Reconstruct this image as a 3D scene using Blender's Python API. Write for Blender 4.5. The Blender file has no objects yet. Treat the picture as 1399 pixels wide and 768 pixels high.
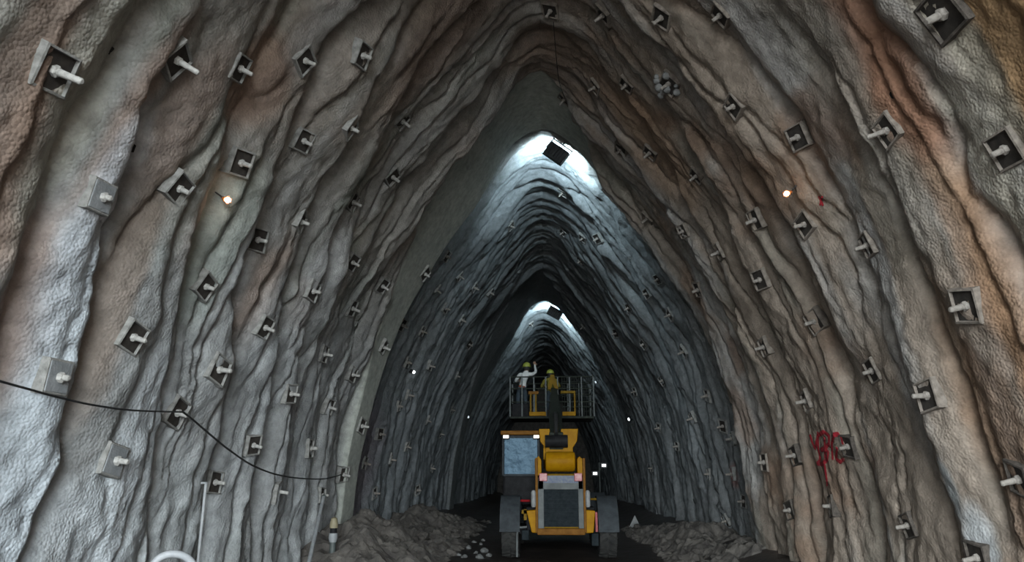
import bpy, bmesh, math, random
import numpy as np
from mathutils import Vector, Matrix
random.seed(7)
C = bpy.context.scene.collection
scene = bpy.context.scene

# ------------------------------------------------------------------ camera, world, exposure
EYE = 1.6
F = 1010.0
TH, PSI = math.radians(14.75), math.radians(2.5)
cam_d = bpy.data.cameras.new('camera'); cam = bpy.data.objects.new('camera', cam_d); C.objects.link(cam)
cam_d.sensor_width = 36.0; cam_d.lens = F / 1399 * 36; cam_d.clip_start = 0.05; cam_d.clip_end = 400
cam.location = (0, 0, EYE); cam.rotation_euler = (math.pi / 2 + TH, 0, PSI)
scene.camera = cam

PORTAL_Y = -8.0
world = bpy.data.worlds.new('overcast_sky'); scene.world = world; world.use_nodes = True
bg = world.node_tree.nodes['Background']
bg.inputs['Color'].default_value = (0.88, 0.97, 1.0, 1); bg.inputs['Strength'].default_value = 23
# daylight comes in through the open portal behind the camera; a light portal only guides the sampling
pl = bpy.data.lights.new('portal_guide', 'AREA'); pl.shape = 'RECTANGLE'; pl.size = 9.0; pl.size_y = 10.0
pl.cycles.is_portal = True
po = bpy.data.objects.new('portal_guide', pl); C.objects.link(po)
po.location = (0, PORTAL_Y - 0.1, 4.8); po.rotation_euler = (math.pi / 2, 0, 0)

vs = scene.view_settings
vs.view_transform = 'Standard'; vs.look = 'None'; vs.gamma = 1.0; vs.use_curve_mapping = False
vs.exposure = 0.27

# ------------------------------------------------------------------ helpers: pixel rays, noise
def ray(px, py):
    a = (px - 699.5) / F; b = (384 - py) / F
    y = math.cos(TH) - b * math.sin(TH); z = math.sin(TH) + b * math.cos(TH)
    return Vector((a * math.cos(PSI) - y * math.sin(PSI), a * math.sin(PSI) + y * math.cos(PSI), z))
def P(px, py, Y):
    r = ray(px, py); k = Y / r.y
    return Vector((r.x * k, Y, EYE + r.z * k))

def hash2(ix, iy, seed):
    h = (ix.astype(np.int64) * 374761393 + iy.astype(np.int64) * 668265263 + seed * 1274126177) & 0x7fffffff
    h = ((h ^ (h >> 13)) * 1274126177) & 0x7fffffff
    h = (h ^ (h >> 16)) & 0xffff
    return h / 65535.0 * 2 - 1
def vnoise(x, y, seed=0):
    x, y = np.broadcast_arrays(np.asarray(x, float), np.asarray(y, float))
    ix = np.floor(x); iy = np.floor(y); fx = x - ix; fy = y - iy
    fx = fx * fx * fx * (fx * (fx * 6 - 15) + 10); fy = fy * fy * fy * (fy * (fy * 6 - 15) + 10)
    a = hash2(ix, iy, seed); b = hash2(ix + 1, iy, seed); c = hash2(ix, iy + 1, seed); d = hash2(ix + 1, iy + 1, seed)
    return (a * (1 - fx) + b * fx) * (1 - fy) + (c * (1 - fx) + d * fx) * fy
def fbm(x, y, seed=0, o=4):
    t = 0; amp = 1.0; n = 0
    for i in range(o):
        t = t + amp * vnoise(x * 2 ** i + 17.3 * i, y * 2 ** i - 9.1 * i, seed + i); n += amp; amp *= 0.5
    return t / n
def sstep(a, b, x):
    t = np.clip((x - a) / (b - a), 0, 1); return t * t * (3 - 2 * t)

# ------------------------------------------------------------------ tunnel profile (half section), from crown to below the floor
KX = [0.0, 0.30, 0.72, 1.46, 2.08, 2.66, 3.06, 3.40, 3.63, 3.84, 3.97, 4.03, 4.05]
KZ = [9.08, 8.98, 8.62, 7.62, 6.74, 5.78, 5.02, 4.15, 3.33, 2.30, 1.25, 0.40, -0.35]
def catmull(xs, n=60):
    xs = np.array(xs); ext = np.concatenate([[2 * xs[0] - xs[1]], xs, [2 * xs[-1] - xs[-2]]]); out = []
    for i in range(len(xs) - 1):
        p0, p1, p2, p3 = ext[i:i + 4]; t = np.linspace(0, 1, n, endpoint=False)
        out.append(0.5 * (2 * p1 + (p2 - p0) * t + (2 * p0 - 5 * p1 + 4 * p2 - p3) * t * t + (3 * p1 - p0 - 3 * p2 + p3) * t ** 3))
    return np.concatenate(out + [[xs[-1]]])
cx_, cz_ = catmull(KX), catmull(KZ)
# mirror the first span so that the crown is round
cx_[0] = 0
seg = np.hypot(np.diff(cx_), np.diff(cz_)); arc = np.concatenate([[0], np.cumsum(seg)]); LARC = arc[-1]
def prof(s):
    """s>=0 arc length from crown: half-width, height, outward normal (nx,nz)"""
    x = np.interp(s, arc, cx_); z = np.interp(s, arc, cz_); e = 0.12
    dx = np.interp(s + e, arc, cx_) - np.where(s < e, -np.interp(e - s, arc, cx_), np.interp(s - e, arc, cx_))
    dz = np.interp(s + e, arc, cz_) - np.where(s < e, np.interp(e - s, arc, cz_), np.interp(s - e, arc, cz_))
    l = np.hypot(dx, dz) + 1e-9
    return x, z, -dz / l, dx / l
def prof_hit(px, py, inset=0.0):
    """pixel -> (signed arc S, depth y, point) on the smooth profile moved inward by inset"""
    r = ray(px, py); sgn = 1 if r.x >= 0 else -1
    ss = np.linspace(0, LARC, 700); x, z, nx, nz = prof(ss); x = x - nx * inset; z = z - nz * inset
    # ray in the section: (|rx| k, EYE + rz k)
    cr = (z - EYE) * abs(r.x) - x * r.z
    i = int(np.where(np.sign(cr[:-1]) != np.sign(cr[1:]))[0][0]) if (np.sign(cr[:-1]) != np.sign(cr[1:])).any() else 0
    t = cr[i] / (cr[i] - cr[i + 1] + 1e-12); s = ss[i] + t * (ss[i + 1] - ss[i])
    X = x[i] + t * (x[i + 1] - x[i]); Z = z[i] + t * (z[i + 1] - z[i])
    k = X / abs(r.x) if abs(r.x) > abs(r.z) * 0.3 else (Z - EYE) / r.z
    return sgn * s, k * r.y, Vector((sgn * X, k * r.y, Z))

# ------------------------------------------------------------------ materials
def new_mat(name):
    m = bpy.data.materials.new(name); m.use_nodes = True
    nt = m.node_tree; b = nt.nodes['Principled BSDF']; return m, nt, b
def N(nt, typ, **kw):
    n = nt.nodes.new(typ)
    for k, v in kw.items():
        if k in n.inputs: n.inputs[k].default_value = v
        else: setattr(n, k, v)
    return n
def noise_mat(name, c1, c2, scale=8, rough=0.7, metal=0.0, bump=0.0, bscale=None, detail=5, spec=0.5):
    m, nt, b = new_mat(name)
    tc = N(nt, 'ShaderNodeTexCoord')
    nz = N(nt, 'ShaderNodeTexNoise', Scale=scale, Detail=detail, Roughness=0.6)
    nt.links.new(tc.outputs['Object'], nz.inputs['Vector'])
    rp = N(nt, 'ShaderNodeValToRGB'); rp.color_ramp.elements[0].position = 0.32; rp.color_ramp.elements[1].position = 0.68
    rp.color_ramp.elements[0].color = (*c1, 1); rp.color_ramp.elements[1].color = (*c2, 1)
    nt.links.new(nz.outputs['Fac'], rp.inputs['Fac']); nt.links.new(rp.outputs['Color'], b.inputs['Base Color'])
    b.inputs['Roughness'].default_value = rough; b.inputs['Metallic'].default_value = metal
    b.inputs['Specular IOR Level'].default_value = spec
    if bump:
        n2 = N(nt, 'ShaderNodeTexNoise', Scale=bscale or scale * 4, Detail=4)
        nt.links.new(tc.outputs['Object'], n2.inputs['Vector'])
        bp = N(nt, 'ShaderNodeBump', Strength=bump, Distance=0.02)
        nt.links.new(n2.outputs['Fac'], bp.inputs['Height']); nt.links.new(bp.outputs['Normal'], b.inputs['Normal'])
    return m
def emit_mat(name, col, st):
    m, nt, b = new_mat(name)
    b.inputs['Base Color'].default_value = (*[min(1, c) for c in col], 1)
    b.inputs['Emission Color'].default_value = (*col, 1); b.inputs['Emission Strength'].default_value = st
    return m

def shotcrete_mat():
    m, nt, b = new_mat('shotcrete')
    at = N(nt, 'ShaderNodeAttribute', attribute_name='stain')
    tc = N(nt, 'ShaderNodeTexCoord')
    n1 = N(nt, 'ShaderNodeTexNoise', Scale=9.0, Detail=8, Roughness=0.65)
    nt.links.new(tc.outputs['Object'], n1.inputs['Vector'])
    mr = N(nt, 'ShaderNodeMapRange'); mr.inputs['To Min'].default_value = 0.62; mr.inputs['To Max'].default_value = 1.38
    mr.inputs['From Min'].default_value = 0.2; mr.inputs['From Max'].default_value = 0.8
    nt.links.new(n1.outputs['Fac'], mr.inputs['Value'])
    mx = N(nt, 'ShaderNodeVectorMath', operation='SCALE')
    nt.links.new(at.outputs['Color'], mx.inputs[0]); nt.links.new(mr.outputs['Result'], mx.inputs['Scale'])
    nt.links.new(mx.outputs['Vector'], b.inputs['Base Color'])
    b.inputs['Roughness'].default_value = 0.85; b.inputs['Specular IOR Level'].default_value = 0.25
    # sprayed aggregate grain; the trowelled bands carry a lower 'grain' value
    gr = N(nt, 'ShaderNodeAttribute', attribute_name='grain')
    g1 = N(nt, 'ShaderNodeTexNoise', Scale=11.0, Detail=7, Roughness=0.7)
    g2 = N(nt, 'ShaderNodeTexVoronoi', Scale=36.0); g2.feature = 'F1'
    for g in (g1, g2): nt.links.new(tc.outputs['Object'], g.inputs['Vector'])
    sc = N(nt, 'ShaderNodeMath', operation='MULTIPLY'); sc.inputs[1].default_value = -0.8
    nt.links.new(g2.outputs['Distance'], sc.inputs[0])
    ad = N(nt, 'ShaderNodeMath', operation='ADD'); nt.links.new(g1.outputs['Fac'], ad.inputs[0]); nt.links.new(sc.outputs[0], ad.inputs[1])
    hm = N(nt, 'ShaderNodeMath', operation='MULTIPLY'); nt.links.new(ad.outputs[0], hm.inputs[0]); nt.links.new(gr.outputs['Fac'], hm.inputs[1])
    bp = N(nt, 'ShaderNodeBump', Strength=0.36, Distance=0.04)
    nt.links.new(hm.outputs[0], bp.inputs['Height']); nt.links.new(bp.outputs['Normal'], b.inputs['Normal'])
    return m
M = {}
M['shotcrete'] = shotcrete_mat()
M['collar'] = noise_mat('splattered_collar', (0.17, 0.165, 0.155), (0.32, 0.315, 0.30), 14, 0.9, bump=0.5, bscale=60)
M['collar_brown'] = noise_mat('brown_collar', (0.15, 0.125, 0.105), (0.29, 0.25, 0.215), 14, 0.9, bump=0.5, bscale=60)
M['collar_dark'] = noise_mat('dark_collar', (0.045, 0.037, 0.031), (0.12, 0.10, 0.085), 20, 0.9, bump=0.6, bscale=60)  # darker brown collar for the ragged dark bolts
M['plate'] = noise_mat('dark_steel_plate', (0.022, 0.019, 0.017), (0.06, 0.05, 0.043), 12, 0.75, 0.2)
M['plate_coated'] = noise_mat('coated_plate', (0.17, 0.18, 0.19), (0.28, 0.29, 0.30), 12, 0.85, bump=0.4, bscale=50)
M['bolt'] = noise_mat('bolt_coated', (0.26, 0.25, 0.235), (0.50, 0.485, 0.46), 25, 0.7, bump=0.3, bscale=80)
M['bolt_brown'] = noise_mat('bolt_dusty', (0.20, 0.175, 0.155), (0.38, 0.345, 0.31), 25, 0.75, bump=0.3, bscale=80)
M['ground'] = noise_mat('muddy_floor', (0.018, 0.013, 0.011), (0.05, 0.038, 0.032), 0.9, 0.45, bump=0.9, bscale=7)
M['rock'] = noise_mat('muck_rock', (0.055, 0.048, 0.045), (0.145, 0.13, 0.115), 3.5, 0.85, bump=0.9, bscale=16)
M['rock_pale'] = noise_mat('pale_rock', (0.13, 0.13, 0.13), (0.24, 0.24, 0.235), 9, 0.8, bump=0.6, bscale=30)
M['yellow'] = noise_mat('yellow_paint', (0.30, 0.135, 0.002), (0.40, 0.20, 0.004), 6, 0.5, spec=0.08)
M['yellow_dirty'] = noise_mat('dusty_yellow_paint', (0.15, 0.085, 0.010), (0.25, 0.145, 0.014), 6, 0.6, spec=0.08)
M['orange_trim'] = noise_mat('worn_orange_paint', (0.14, 0.058, 0.010), (0.22, 0.10, 0.02), 9, 0.6, spec=0.08)
M['black'] = noise_mat('black_paint', (0.010, 0.010, 0.011), (0.022, 0.022, 0.024), 10, 0.6, spec=0.08)
M['rubber'] = noise_mat('tyre_rubber', (0.018, 0.018, 0.018), (0.045, 0.043, 0.04), 10, 0.85, bump=0.4, bscale=30)
M['fender'] = noise_mat('grey_fender', (0.032, 0.037, 0.042), (0.06, 0.068, 0.075), 6, 0.7, spec=0.15)
M['silver'] = noise_mat('silver_grey_paint', (0.10, 0.108, 0.108), (0.17, 0.18, 0.18), 5, 0.6, spec=0.12)
M['grille'] = noise_mat('dark_grille', (0.012, 0.017, 0.020), (0.026, 0.032, 0.036), 12, 0.7, spec=0.06)
M['boom_steel'] = noise_mat('dark_boom_steel', (0.02, 0.025, 0.02), (0.045, 0.05, 0.04), 8, 0.6, spec=0.12)
M['steel'] = noise_mat('grey_steel', (0.05, 0.06, 0.058), (0.10, 0.115, 0.11), 10, 0.55)
M['red'] = noise_mat('red_paint', (0.22, 0.006, 0.01), (0.32, 0.012, 0.016), 8, 0.5)
M['spray_red'] = noise_mat('red_spray_paint', (0.20, 0.012, 0.018), (0.42, 0.02, 0.035), 18, 0.7)
M['white'] = noise_mat('white_plastic', (0.20, 0.20, 0.20), (0.34, 0.34, 0.34), 8, 0.5)
M['rod_grey'] = noise_mat('grey_rod', (0.22, 0.23, 0.24), (0.34, 0.35, 0.36), 8, 0.6)
M['hose'] = noise_mat('pale_grey_hose', (0.32, 0.33, 0.35), (0.44, 0.45, 0.47), 8, 0.55)
M['cable'] = noise_mat('black_cable', (0.012, 0.012, 0.013), (0.03, 0.03, 0.03), 10, 0.55)
M['lamp_body'] = noise_mat('floodlight_housing', (0.018, 0.020, 0.022), (0.05, 0.053, 0.056), 10, 0.5, 0.4)
M['orange'] = noise_mat('orange_lamp_cage', (0.55, 0.14, 0.03), (0.72, 0.24, 0.06), 12, 0.5)
M['hivis'] = noise_mat('yellow_green_helmet', (0.30, 0.34, 0.05), (0.42, 0.46, 0.09), 8, 0.5)
M['cream'] = noise_mat('cream_plastic', (0.20, 0.17, 0.10), (0.30, 0.26, 0.17), 8, 0.6)
M['hole_shade'] = noise_mat('drill_hole_shade', (0.008, 0.007, 0.006), (0.015, 0.013, 0.012), 8, 0.95)  # shade inside the drill holes, as a near-black disc colour
M['jacket_white'] = noise_mat('white_jacket', (0.70, 0.70, 0.68), (0.85, 0.85, 0.83), 12, 0.8)
M['jacket_orange'] = noise_mat('orange_jacket_hem', (0.30, 0.06, 0.012), (0.42, 0.09, 0.02), 12, 0.8)
M['trousers'] = noise_mat('dark_blue_trousers', (0.03, 0.045, 0.06), (0.06, 0.08, 0.10), 12, 0.85)
M['vest_yellow'] = noise_mat('yellow_vest', (0.20, 0.17, 0.02), (0.30, 0.25, 0.04), 12, 0.8)
M['skin'] = noise_mat('skin', (0.42, 0.25, 0.17), (0.52, 0.32, 0.22), 12, 0.6)
M['boots'] = noise_mat('rubber_boots', (0.02, 0.02, 0.02), (0.04, 0.04, 0.035), 12, 0.6)
M['tail_light'] = noise_mat('red_white_reflector', (0.34, 0.03, 0.045), (0.46, 0.20, 0.20), 14, 0.4)
M['blue_plate'] = noise_mat('blue_grey_sticker', (0.025, 0.045, 0.13), (0.12, 0.14, 0.16), 22, 0.5)
gm, gnt, gb = new_mat('cab_glass'); gb.inputs['Base Color'].default_value = (0.035, 0.065, 0.10, 1); gb.inputs['Roughness'].default_value = 0.26
gb.inputs['Specular IOR Level'].default_value = 0.17; gb.inputs['Specular Tint'].default_value = (0.55, 0.8, 1.0, 1)
gn = N(gnt, 'ShaderNodeTexNoise', Scale=5.0, Detail=4); gtc = N(gnt, 'ShaderNodeTexCoord'); gnt.links.new(gtc.outputs['Object'], gn.inputs['Vector'])
gbp = N(gnt, 'ShaderNodeBump', Strength=0.10, Distance=0.2); gnt.links.new(gn.outputs['Fac'], gbp.inputs['Height']); gnt.links.new(gbp.outputs['Normal'], gb.inputs['Normal'])
M['glass'] = gm
M['lens_cool'] = emit_mat('flood_lens', (0.85, 0.97, 1.0), 30)
M['bulb_warm'] = emit_mat('warm_bulb', (1.0, 0.82, 0.62), 12)
M['bulb_white'] = emit_mat('white_bulb', (0.95, 0.98, 1.0), 2.5)
M['bulb_white_dim'] = emit_mat('dim_white_bulb', (0.85, 0.95, 1.0), 0.5)
M['work_lamp'] = emit_mat('work_lamp_lens', (1.0, 0.95, 0.88), 1.2)
# ------------------------------------------------------------------ mesh builder
class MB:
    def __init__(self): self.v = []; self.f = []
    def add(self, vs, fs):
        o = len(self.v); self.v += [tuple(p) for p in vs]; self.f += [tuple(i + o for i in q) for q in fs]; return self
    def box(self, x0, x1, y0, y1, z0, z1):
        vs = [(x, y, z) for z in (z0, z1) for y in (y0, y1) for x in (x0, x1)]
        return self.add(vs, [(0, 2, 3, 1), (4, 5, 7, 6), (0, 1, 5, 4), (2, 6, 7, 3), (0, 4, 6, 2), (1, 3, 7, 5)])
    def tube(self, pts, r, n=8, cap=True):
        pts = [Vector(p) for p in pts]; rs = r if isinstance(r, (list, tuple)) else [r] * len(pts)
        vs = []; fs = []; up = None
        for i, p in enumerate(pts):
            d = (pts[min(i + 1, len(pts) - 1)] - pts[max(i - 1, 0)])
            d = d.normalized() if d.length > 1e-9 else Vector((0, 0, 1))
            if up is None: up = Vector((0, 0, 1)) if abs(d.z) < 0.9 else Vector((1, 0, 0))
            a = d.cross(up)
            if a.length < 1e-6: a = d.cross(Vector((0.3, 1, 0.1)))
            a.normalize(); b = a.cross(d).normalized(); up = b
            for k in range(n):
                t = 2 * math.pi * k / n; vs.append(p + (a * math.cos(t) + b * math.sin(t)) * rs[i])
        for i in range(len(pts) - 1):
            for k in range(n):
                k2 = (k + 1) % n; fs.append((i * n + k, i * n + k2, (i + 1) * n + k2, (i + 1) * n + k))
        if cap:
            fs.append(tuple(range(n))[::-1]); fs.append(tuple((len(pts) - 1) * n + k for k in range(n)))
        return self.add(vs, fs)
    def prism(self, poly, a0, a1, axis='x'):
        n = len(poly)
        def mk(p, a):
            if axis == 'x': return (a, p[0], p[1])
            if axis == 'y': return (p[0], a, p[1])
            return (p[0], p[1], a)
        vs = [mk(p, a0) for p in poly] + [mk(p, a1) for p in poly]
        fs = [tuple(range(n)), tuple(range(2 * n - 1, n - 1, -1))] + [(i, i + n, (i + 1) % n + n, (i + 1) % n) for i in range(n)]
        return self.add(vs, fs)
    def lathe(self, prof_, c=(0, 0, 0), n=16, axis='z'):
        vs = []; fs = []
        for r, h in prof_:
            for k in range(n):
                t = 2 * math.pi * k / n; a, b = r * math.cos(t), r * math.sin(t)
                p = {'z': (a, b, h), 'x': (h, a, b), 'y': (a, h, b)}[axis]
                vs.append((c[0] + p[0], c[1] + p[1], c[2] + p[2]))
        m = len(prof_)
        for i in range(m - 1):
            for k in range(n):
                k2 = (k + 1) % n; fs.append((i * n + k, i * n + k2, (i + 1) * n + k2, (i + 1) * n + k))
        fs.append(tuple(range(n))[::-1]); fs.append(tuple((m - 1) * n + k for k in range(n)))
        return self.add(vs, fs)
    def mesh(self, name, mat, origin=(0, 0, 0), bevel=0.0, smooth=False):
        me = bpy.data.meshes.new(name)
        o = Vector(origin)
        me.from_pydata([Vector(p) - o for p in self.v], [], self.f); me.materials.append(M[mat] if isinstance(mat, str) else mat)
        bm = bmesh.new(); bm.from_mesh(me)
        bmesh.ops.recalc_face_normals(bm, faces=bm.faces)
        if bevel:
            es = [e for e in bm.edges if e.is_manifold and e.calc_face_angle(0) > 0.6]
            bmesh.ops.bevel(bm, geom=es, offset=bevel, segments=2, profile=0.5, affect='EDGES', clamp_overlap=True)
        if smooth:
            for f in bm.faces: f.smooth = True
            for e in bm.edges:
                if e.is_manifold and e.calc_face_angle(0) > 0.7: e.smooth = False
        bm.to_mesh(me); bm.free(); return me
    def build(self, name, mat, parent=None, origin=(0, 0, 0), bevel=0.0, smooth=False, label=None):
        ob = link(name, self.mesh(name, mat, origin, bevel, smooth), parent)
        if label: ob['label'] = label
        return ob
def link(name, me, parent=None):
    ob = bpy.data.objects.new(name, me); C.objects.link(ob)
    if parent: ob.parent = parent
    return ob
def tag(o, label, cat, group=None, kind=None):
    o['label'] = label; o['category'] = cat
    if group: o['group'] = group
    if kind: o['kind'] = kind
    return o
def thing(name, loc, label, cat, group=None):
    o = bpy.data.objects.new(name, None); C.objects.link(o); o.location = loc; o.empty_display_size = 0.1
    return tag(o, label, cat, group)

# ------------------------------------------------------------------ tunnel lining
Y_RING1, Y_RING2, Y_END = 15.2, 32.0, 64.0
ys = np.concatenate([np.arange(PORTAL_Y, 2.6, 0.15), np.arange(2.6, Y_RING1 - 0.02, 0.036), np.linspace(Y_RING1 - 0.02, Y_RING1 + 0.03, 3),
                     np.arange(Y_RING1 + 0.06, Y_RING2 - 0.02, 0.06), np.linspace(Y_RING2 - 0.02, Y_RING2 + 0.05, 3), np.arange(Y_RING2 + 0.12, Y_END, 0.15)])
NS = 250
s_half = np.linspace(0, LARC, NS)
S_full = np.concatenate([-s_half[::-1], s_half[1:]])            # signed arc, left negative

# principal creases read off the photograph, as pixel polylines on each wall
CREASE_L = [
    [(230, 0), (200, 67), (170, 123), (133, 177), (113, 233), (100, 296), (73, 350), (50, 443), (40, 490), (33, 580), (0, 640)],
    [(300, 0), (265, 60), (225, 120), (215, 170), (203, 230), (192, 290), (173, 320), (163, 373), (157, 443), (143, 496), (133, 522), (123, 572), (113, 640), (100, 700), (60, 768)],
    [(433, 13), (413, 50), (383, 87), (367, 143), (340, 177), (330, 230), (312, 290), (296, 330), (283, 370), (270, 430), (262, 480), (250, 560), (240, 640), (232, 768)],
    [(520, 20), (470, 70), (440, 130), (420, 190), (392, 250), (372, 300), (352, 350), (337, 400), (338, 512), (327, 580), (313, 645), (307, 718), (300, 768)],
    [(590, 20), (540, 80), (505, 150), (478, 200), (458, 250), (436, 300), (420, 346), (400, 406), (390, 473), (382, 540), (372, 620), (362, 700), (356, 768)],
]
CREASE_R = [
    [(1149, 0), (1169, 50), (1229, 107), (1249, 150), (1262, 187), (1276, 227), (1289, 273), (1322, 306), (1356, 366), (1382, 416), (1398, 456)],
    [(1010, 0), (1060, 60), (1110, 120), (1150, 190), (1185, 260), (1215, 330), (1240, 400), (1260, 450), (1282, 520), (1300, 570), (1318, 640), (1335, 700), (1350, 768)],
    [(900, 0), (960, 50), (1010, 100), (1060, 170), (1100, 240), (1135, 310), (1160, 370), (1195, 440), (1229, 519), (1246, 569), (1259, 645), (1276, 712), (1289, 768)],
    [(845, 20), (905, 80), (950, 140), (990, 200), (1030, 270), (1060, 330), (1085, 400), (1110, 460), (1130, 520), (1145, 590), (1160, 660), (1175, 768)],
    [(800, 30), (850, 80), (905, 160), (940, 230), (980, 300), (1005, 370), (1030, 430), (1055, 500), (1075, 570), (1090, 640), (1105, 768)],
    [(780, 60), (830, 130), (880, 200), (920, 270), (960, 333), (987, 396), (1003, 456), (1020, 510), (1040, 570), (1055, 640), (1068, 740)],
]
def crease_curves(lines, first, seed):
    rng = np.random.RandomState(seed); cur = []
    s = s_half
    for ln in lines:
        pts = sorted((abs(a), b) for a, b, _ in (prof_hit(*p, inset=0.12) for p in ln))
        cs = np.array([p[0] for p in pts]); cy = np.array([p[1] for p in pts])
        # beyond the traced part hold the depth of the nearest traced point
        cur.append(np.interp(s, cs, cy) + 0.05 * vnoise(s * 1.9, seed + len(cur) * 3.7, seed))
    # keep them apart
    for i in range(1, len(cur)): cur[i] = np.maximum(cur[i], cur[i - 1] + 0.35)
    out = [cur[0] - 1.35 * k for k in (3, 2, 1)] + cur
    while out[-1].min() < Y_END:
        yb = out[-1].mean(); sp = 1.05 if yb < Y_RING1 else 0.8
        wob = 0.22 * vnoise(s * 0.45, len(out) * 5.13, seed) + 0.10 * vnoise(s * 1.3, len(out) * 2.7, seed + 1)
        wob = wob - wob.mean()
        base = 0.75 * out[-1] + 0.25 * out[-1].mean()
        out.append(np.maximum(base + sp * rng.uniform(0.7, 1.3) + wob, out[-1] + 0.25))
    return np.array(out)
def minor_curves(seed, sp1, sp2):
    rng = np.random.RandomState(seed); s = s_half; out = []; y = PORTAL_Y - 1.0; k = 0
    while y < Y_END + 2:
        c = y + 0.34 * vnoise(s * 0.35, 3.1 * k * 0.35, seed) + 0.16 * vnoise(s * 0.95, k * 0.8, seed + 5) + 0.06 * vnoise(s * 2.6, k * 1.7, seed + 7)
        if out: c = np.maximum(c, out[-1] + 0.10)
        out.append(c); y += (sp1 if y < Y_RING1 else sp2) * rng.uniform(0.65, 1.4); k += 1
    return np.array(out)
def scallop(t):
    a = np.sin(np.clip(t / 0.72, 0, 1) * math.pi / 2) ** 0.75
    b = 0.5 + 0.5 * np.cos(np.clip((t - 0.72) / 0.28, 0, 1) * math.pi)
    return np.where(t < 0.72, a, b)
def field(curves):
    u = np.empty((len(ys), NS)); k = np.arange(len(curves))
    for j in range(NS): u[:, j] = np.interp(ys, curves[:, j], k)
    return u
def side_disp(lines, seed, near_amp):
    Yg, Sg = np.meshgrid(ys, s_half, indexing='ij')
    u1 = field(crease_curves(lines, 0, seed)); u2 = field(minor_curves(seed + 40, 0.44, 0.36)); u3 = field(minor_curves(seed + 80, 0.23, 0.22))
    k1 = np.floor(u1); k2 = np.floor(u2); k3 = np.floor(u3)
    far = sstep(15.0, 15.6, Yg)
    m1 = 0.62 + 0.5 * vnoise(Sg * 0.5, k1 * 3.3, seed + 2)
    m2 = np.clip(0.45 + 0.95 * vnoise(Sg * 0.75, k2 * 2.9, seed + 3), 0, 1.2)
    m3 = np.clip(0.25 + 1.0 * vnoise(Sg * 1.1, k3 * 2.1, seed + 4), 0, 1.2)
    near = sstep(6.0, 9.5, Yg)                                     # broad smooth bulges close by, finer ribs deeper in
    t1 = u1 - k1; t2 = u2 - k2
    g1 = np.exp(-(np.minimum(t1, 1 - t1) / 0.05) ** 2) * np.clip(0.5 + 1.1 * vnoise(Sg * 0.6, k1 * 1.7 + 40, seed + 6), 0, 1.2)
    g2 = np.exp(-(np.minimum(t2, 1 - t2) / 0.09) ** 2) * np.clip(0.2 + 1.2 * vnoise(Sg * 0.8, k2 * 1.3 + 40, seed + 7), 0, 1.2)
    d = -(0.10 + 0.05 * near) * g1 - (0.03 + 0.03 * near) * g2 + (near_amp + (0.25 - near_amp) * near - 0.07 * far) * m1 * scallop(u1 - k1) + (0.045 + 0.035 * near) * m2 * scallop(u2 - k2) + (0.010 + 0.022 * near) * m3 * scallop(u3 - k3)
    return d, Yg, Sg
dl, Yg, Sg = side_disp(CREASE_L, 11, 0.23)
dr, _, _ = side_disp(CREASE_R, 23, 0.15)
NSF = len(S_full)
dispL = np.concatenate([dl[:, ::-1], dl[:, 1:]], axis=1); dispR = np.concatenate([dr[:, ::-1], dr[:, 1:]], axis=1)
Yf, Sf = np.meshgrid(ys, S_full, indexing='ij')
wR = sstep(-0.9, 0.9, Sf)
disp = dispL * (1 - wR) + dispR * wR
disp += 0.10 * fbm(Sf * 0.55, Yf * 0.45, 3, 3) + 0.035 * fbm(Sf * 2.2, Yf * 2.2, 9, 3) + 0.022 * fbm(Sf * 5, Yf * 5, 31, 2) + 0.012 * fbm(Sf * 12, Yf * 12, 33, 1)
# trowelled bands in front of both lamp rings, wide on the left shoulder and narrow low down
def smooth_band(ring, w_top):
    wl = w_top * (1 - 0.68 * sstep(1.0, 7.5, -Sf)) * sstep(2.2, -0.3, Sf)
    wl = wl + 0.10 * vnoise(Sf * 1.1, 0 * Sf + ring, 77) * (wl > 0.05)
    return sstep(0.0, 0.12, Yf - (ring - wl)) * (Yf < ring) * (wl > 0.08)
b1 = smooth_band(Y_RING1, 2.7); b2 = smooth_band(Y_RING2, 5.0)
band = np.maximum(b1, b2)
disp = disp * (1 - band) + band * (0.08 + 0.085 * np.clip(Yf - (np.where(Yf < Y_RING1, Y_RING1 - 2.7, Y_RING2 - 5.0)), 0, 3) * sstep(0.6, 2.6, -Sf) + 0.03 * fbm(Sf * 0.6, Yf * 0.6, 51, 2) + 0.006 * fbm(Sf * 5, Yf * 5, 53, 2))
# the next length of tunnel starts wider, behind a lip
lip = (Yf >= Y_RING1) * (0.24 * (1 - sstep(1.5, 7.0, Yf - Y_RING1))) * (Yf < Y_RING2) + (Yf >= Y_RING2) * 0.22 * (1 - sstep(2, 8, Yf - Y_RING2))
disp -= lip
disp = disp - 0.12

# ---- albedo of the sprayed concrete: streaks along the arch, iron stains, pale patches, bluish daylight low on the left painted in (colour only)
def lerp3(a, b, t): return a * (1 - t[..., None]) + np.array(b) * t[..., None]
st1 = fbm(Sf * 0.28, Yf * 1.3, 101, 4); st2 = fbm(Sf * 0.5, Yf * 2.6, 107, 4); st3 = fbm(Sf * 0.8, Yf * 0.9, 113, 4)
col = np.ones(Yf.shape + (3,)) * np.array([0.26, 0.245, 0.225])
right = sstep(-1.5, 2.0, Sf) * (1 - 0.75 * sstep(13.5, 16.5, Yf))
col = lerp3(col, [0.315, 0.25, 0.20], 0.85 * right)
col = lerp3(col, [0.20, 0.215, 0.185], sstep(0.05, 0.5, st2) * 0.65 * (1 - 0.6 * right))
col = lerp3(col, [0.40, 0.40, 0.40], sstep(0.08, 0.5, st1) * 0.6)
col = lerp3(col, [0.215, 0.130, 0.085], sstep(0.02, 0.45, st3) * (0.22 + 0.45 * right) * (1 - 0.8 * sstep(14.5, 17, Yf)))
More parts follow.
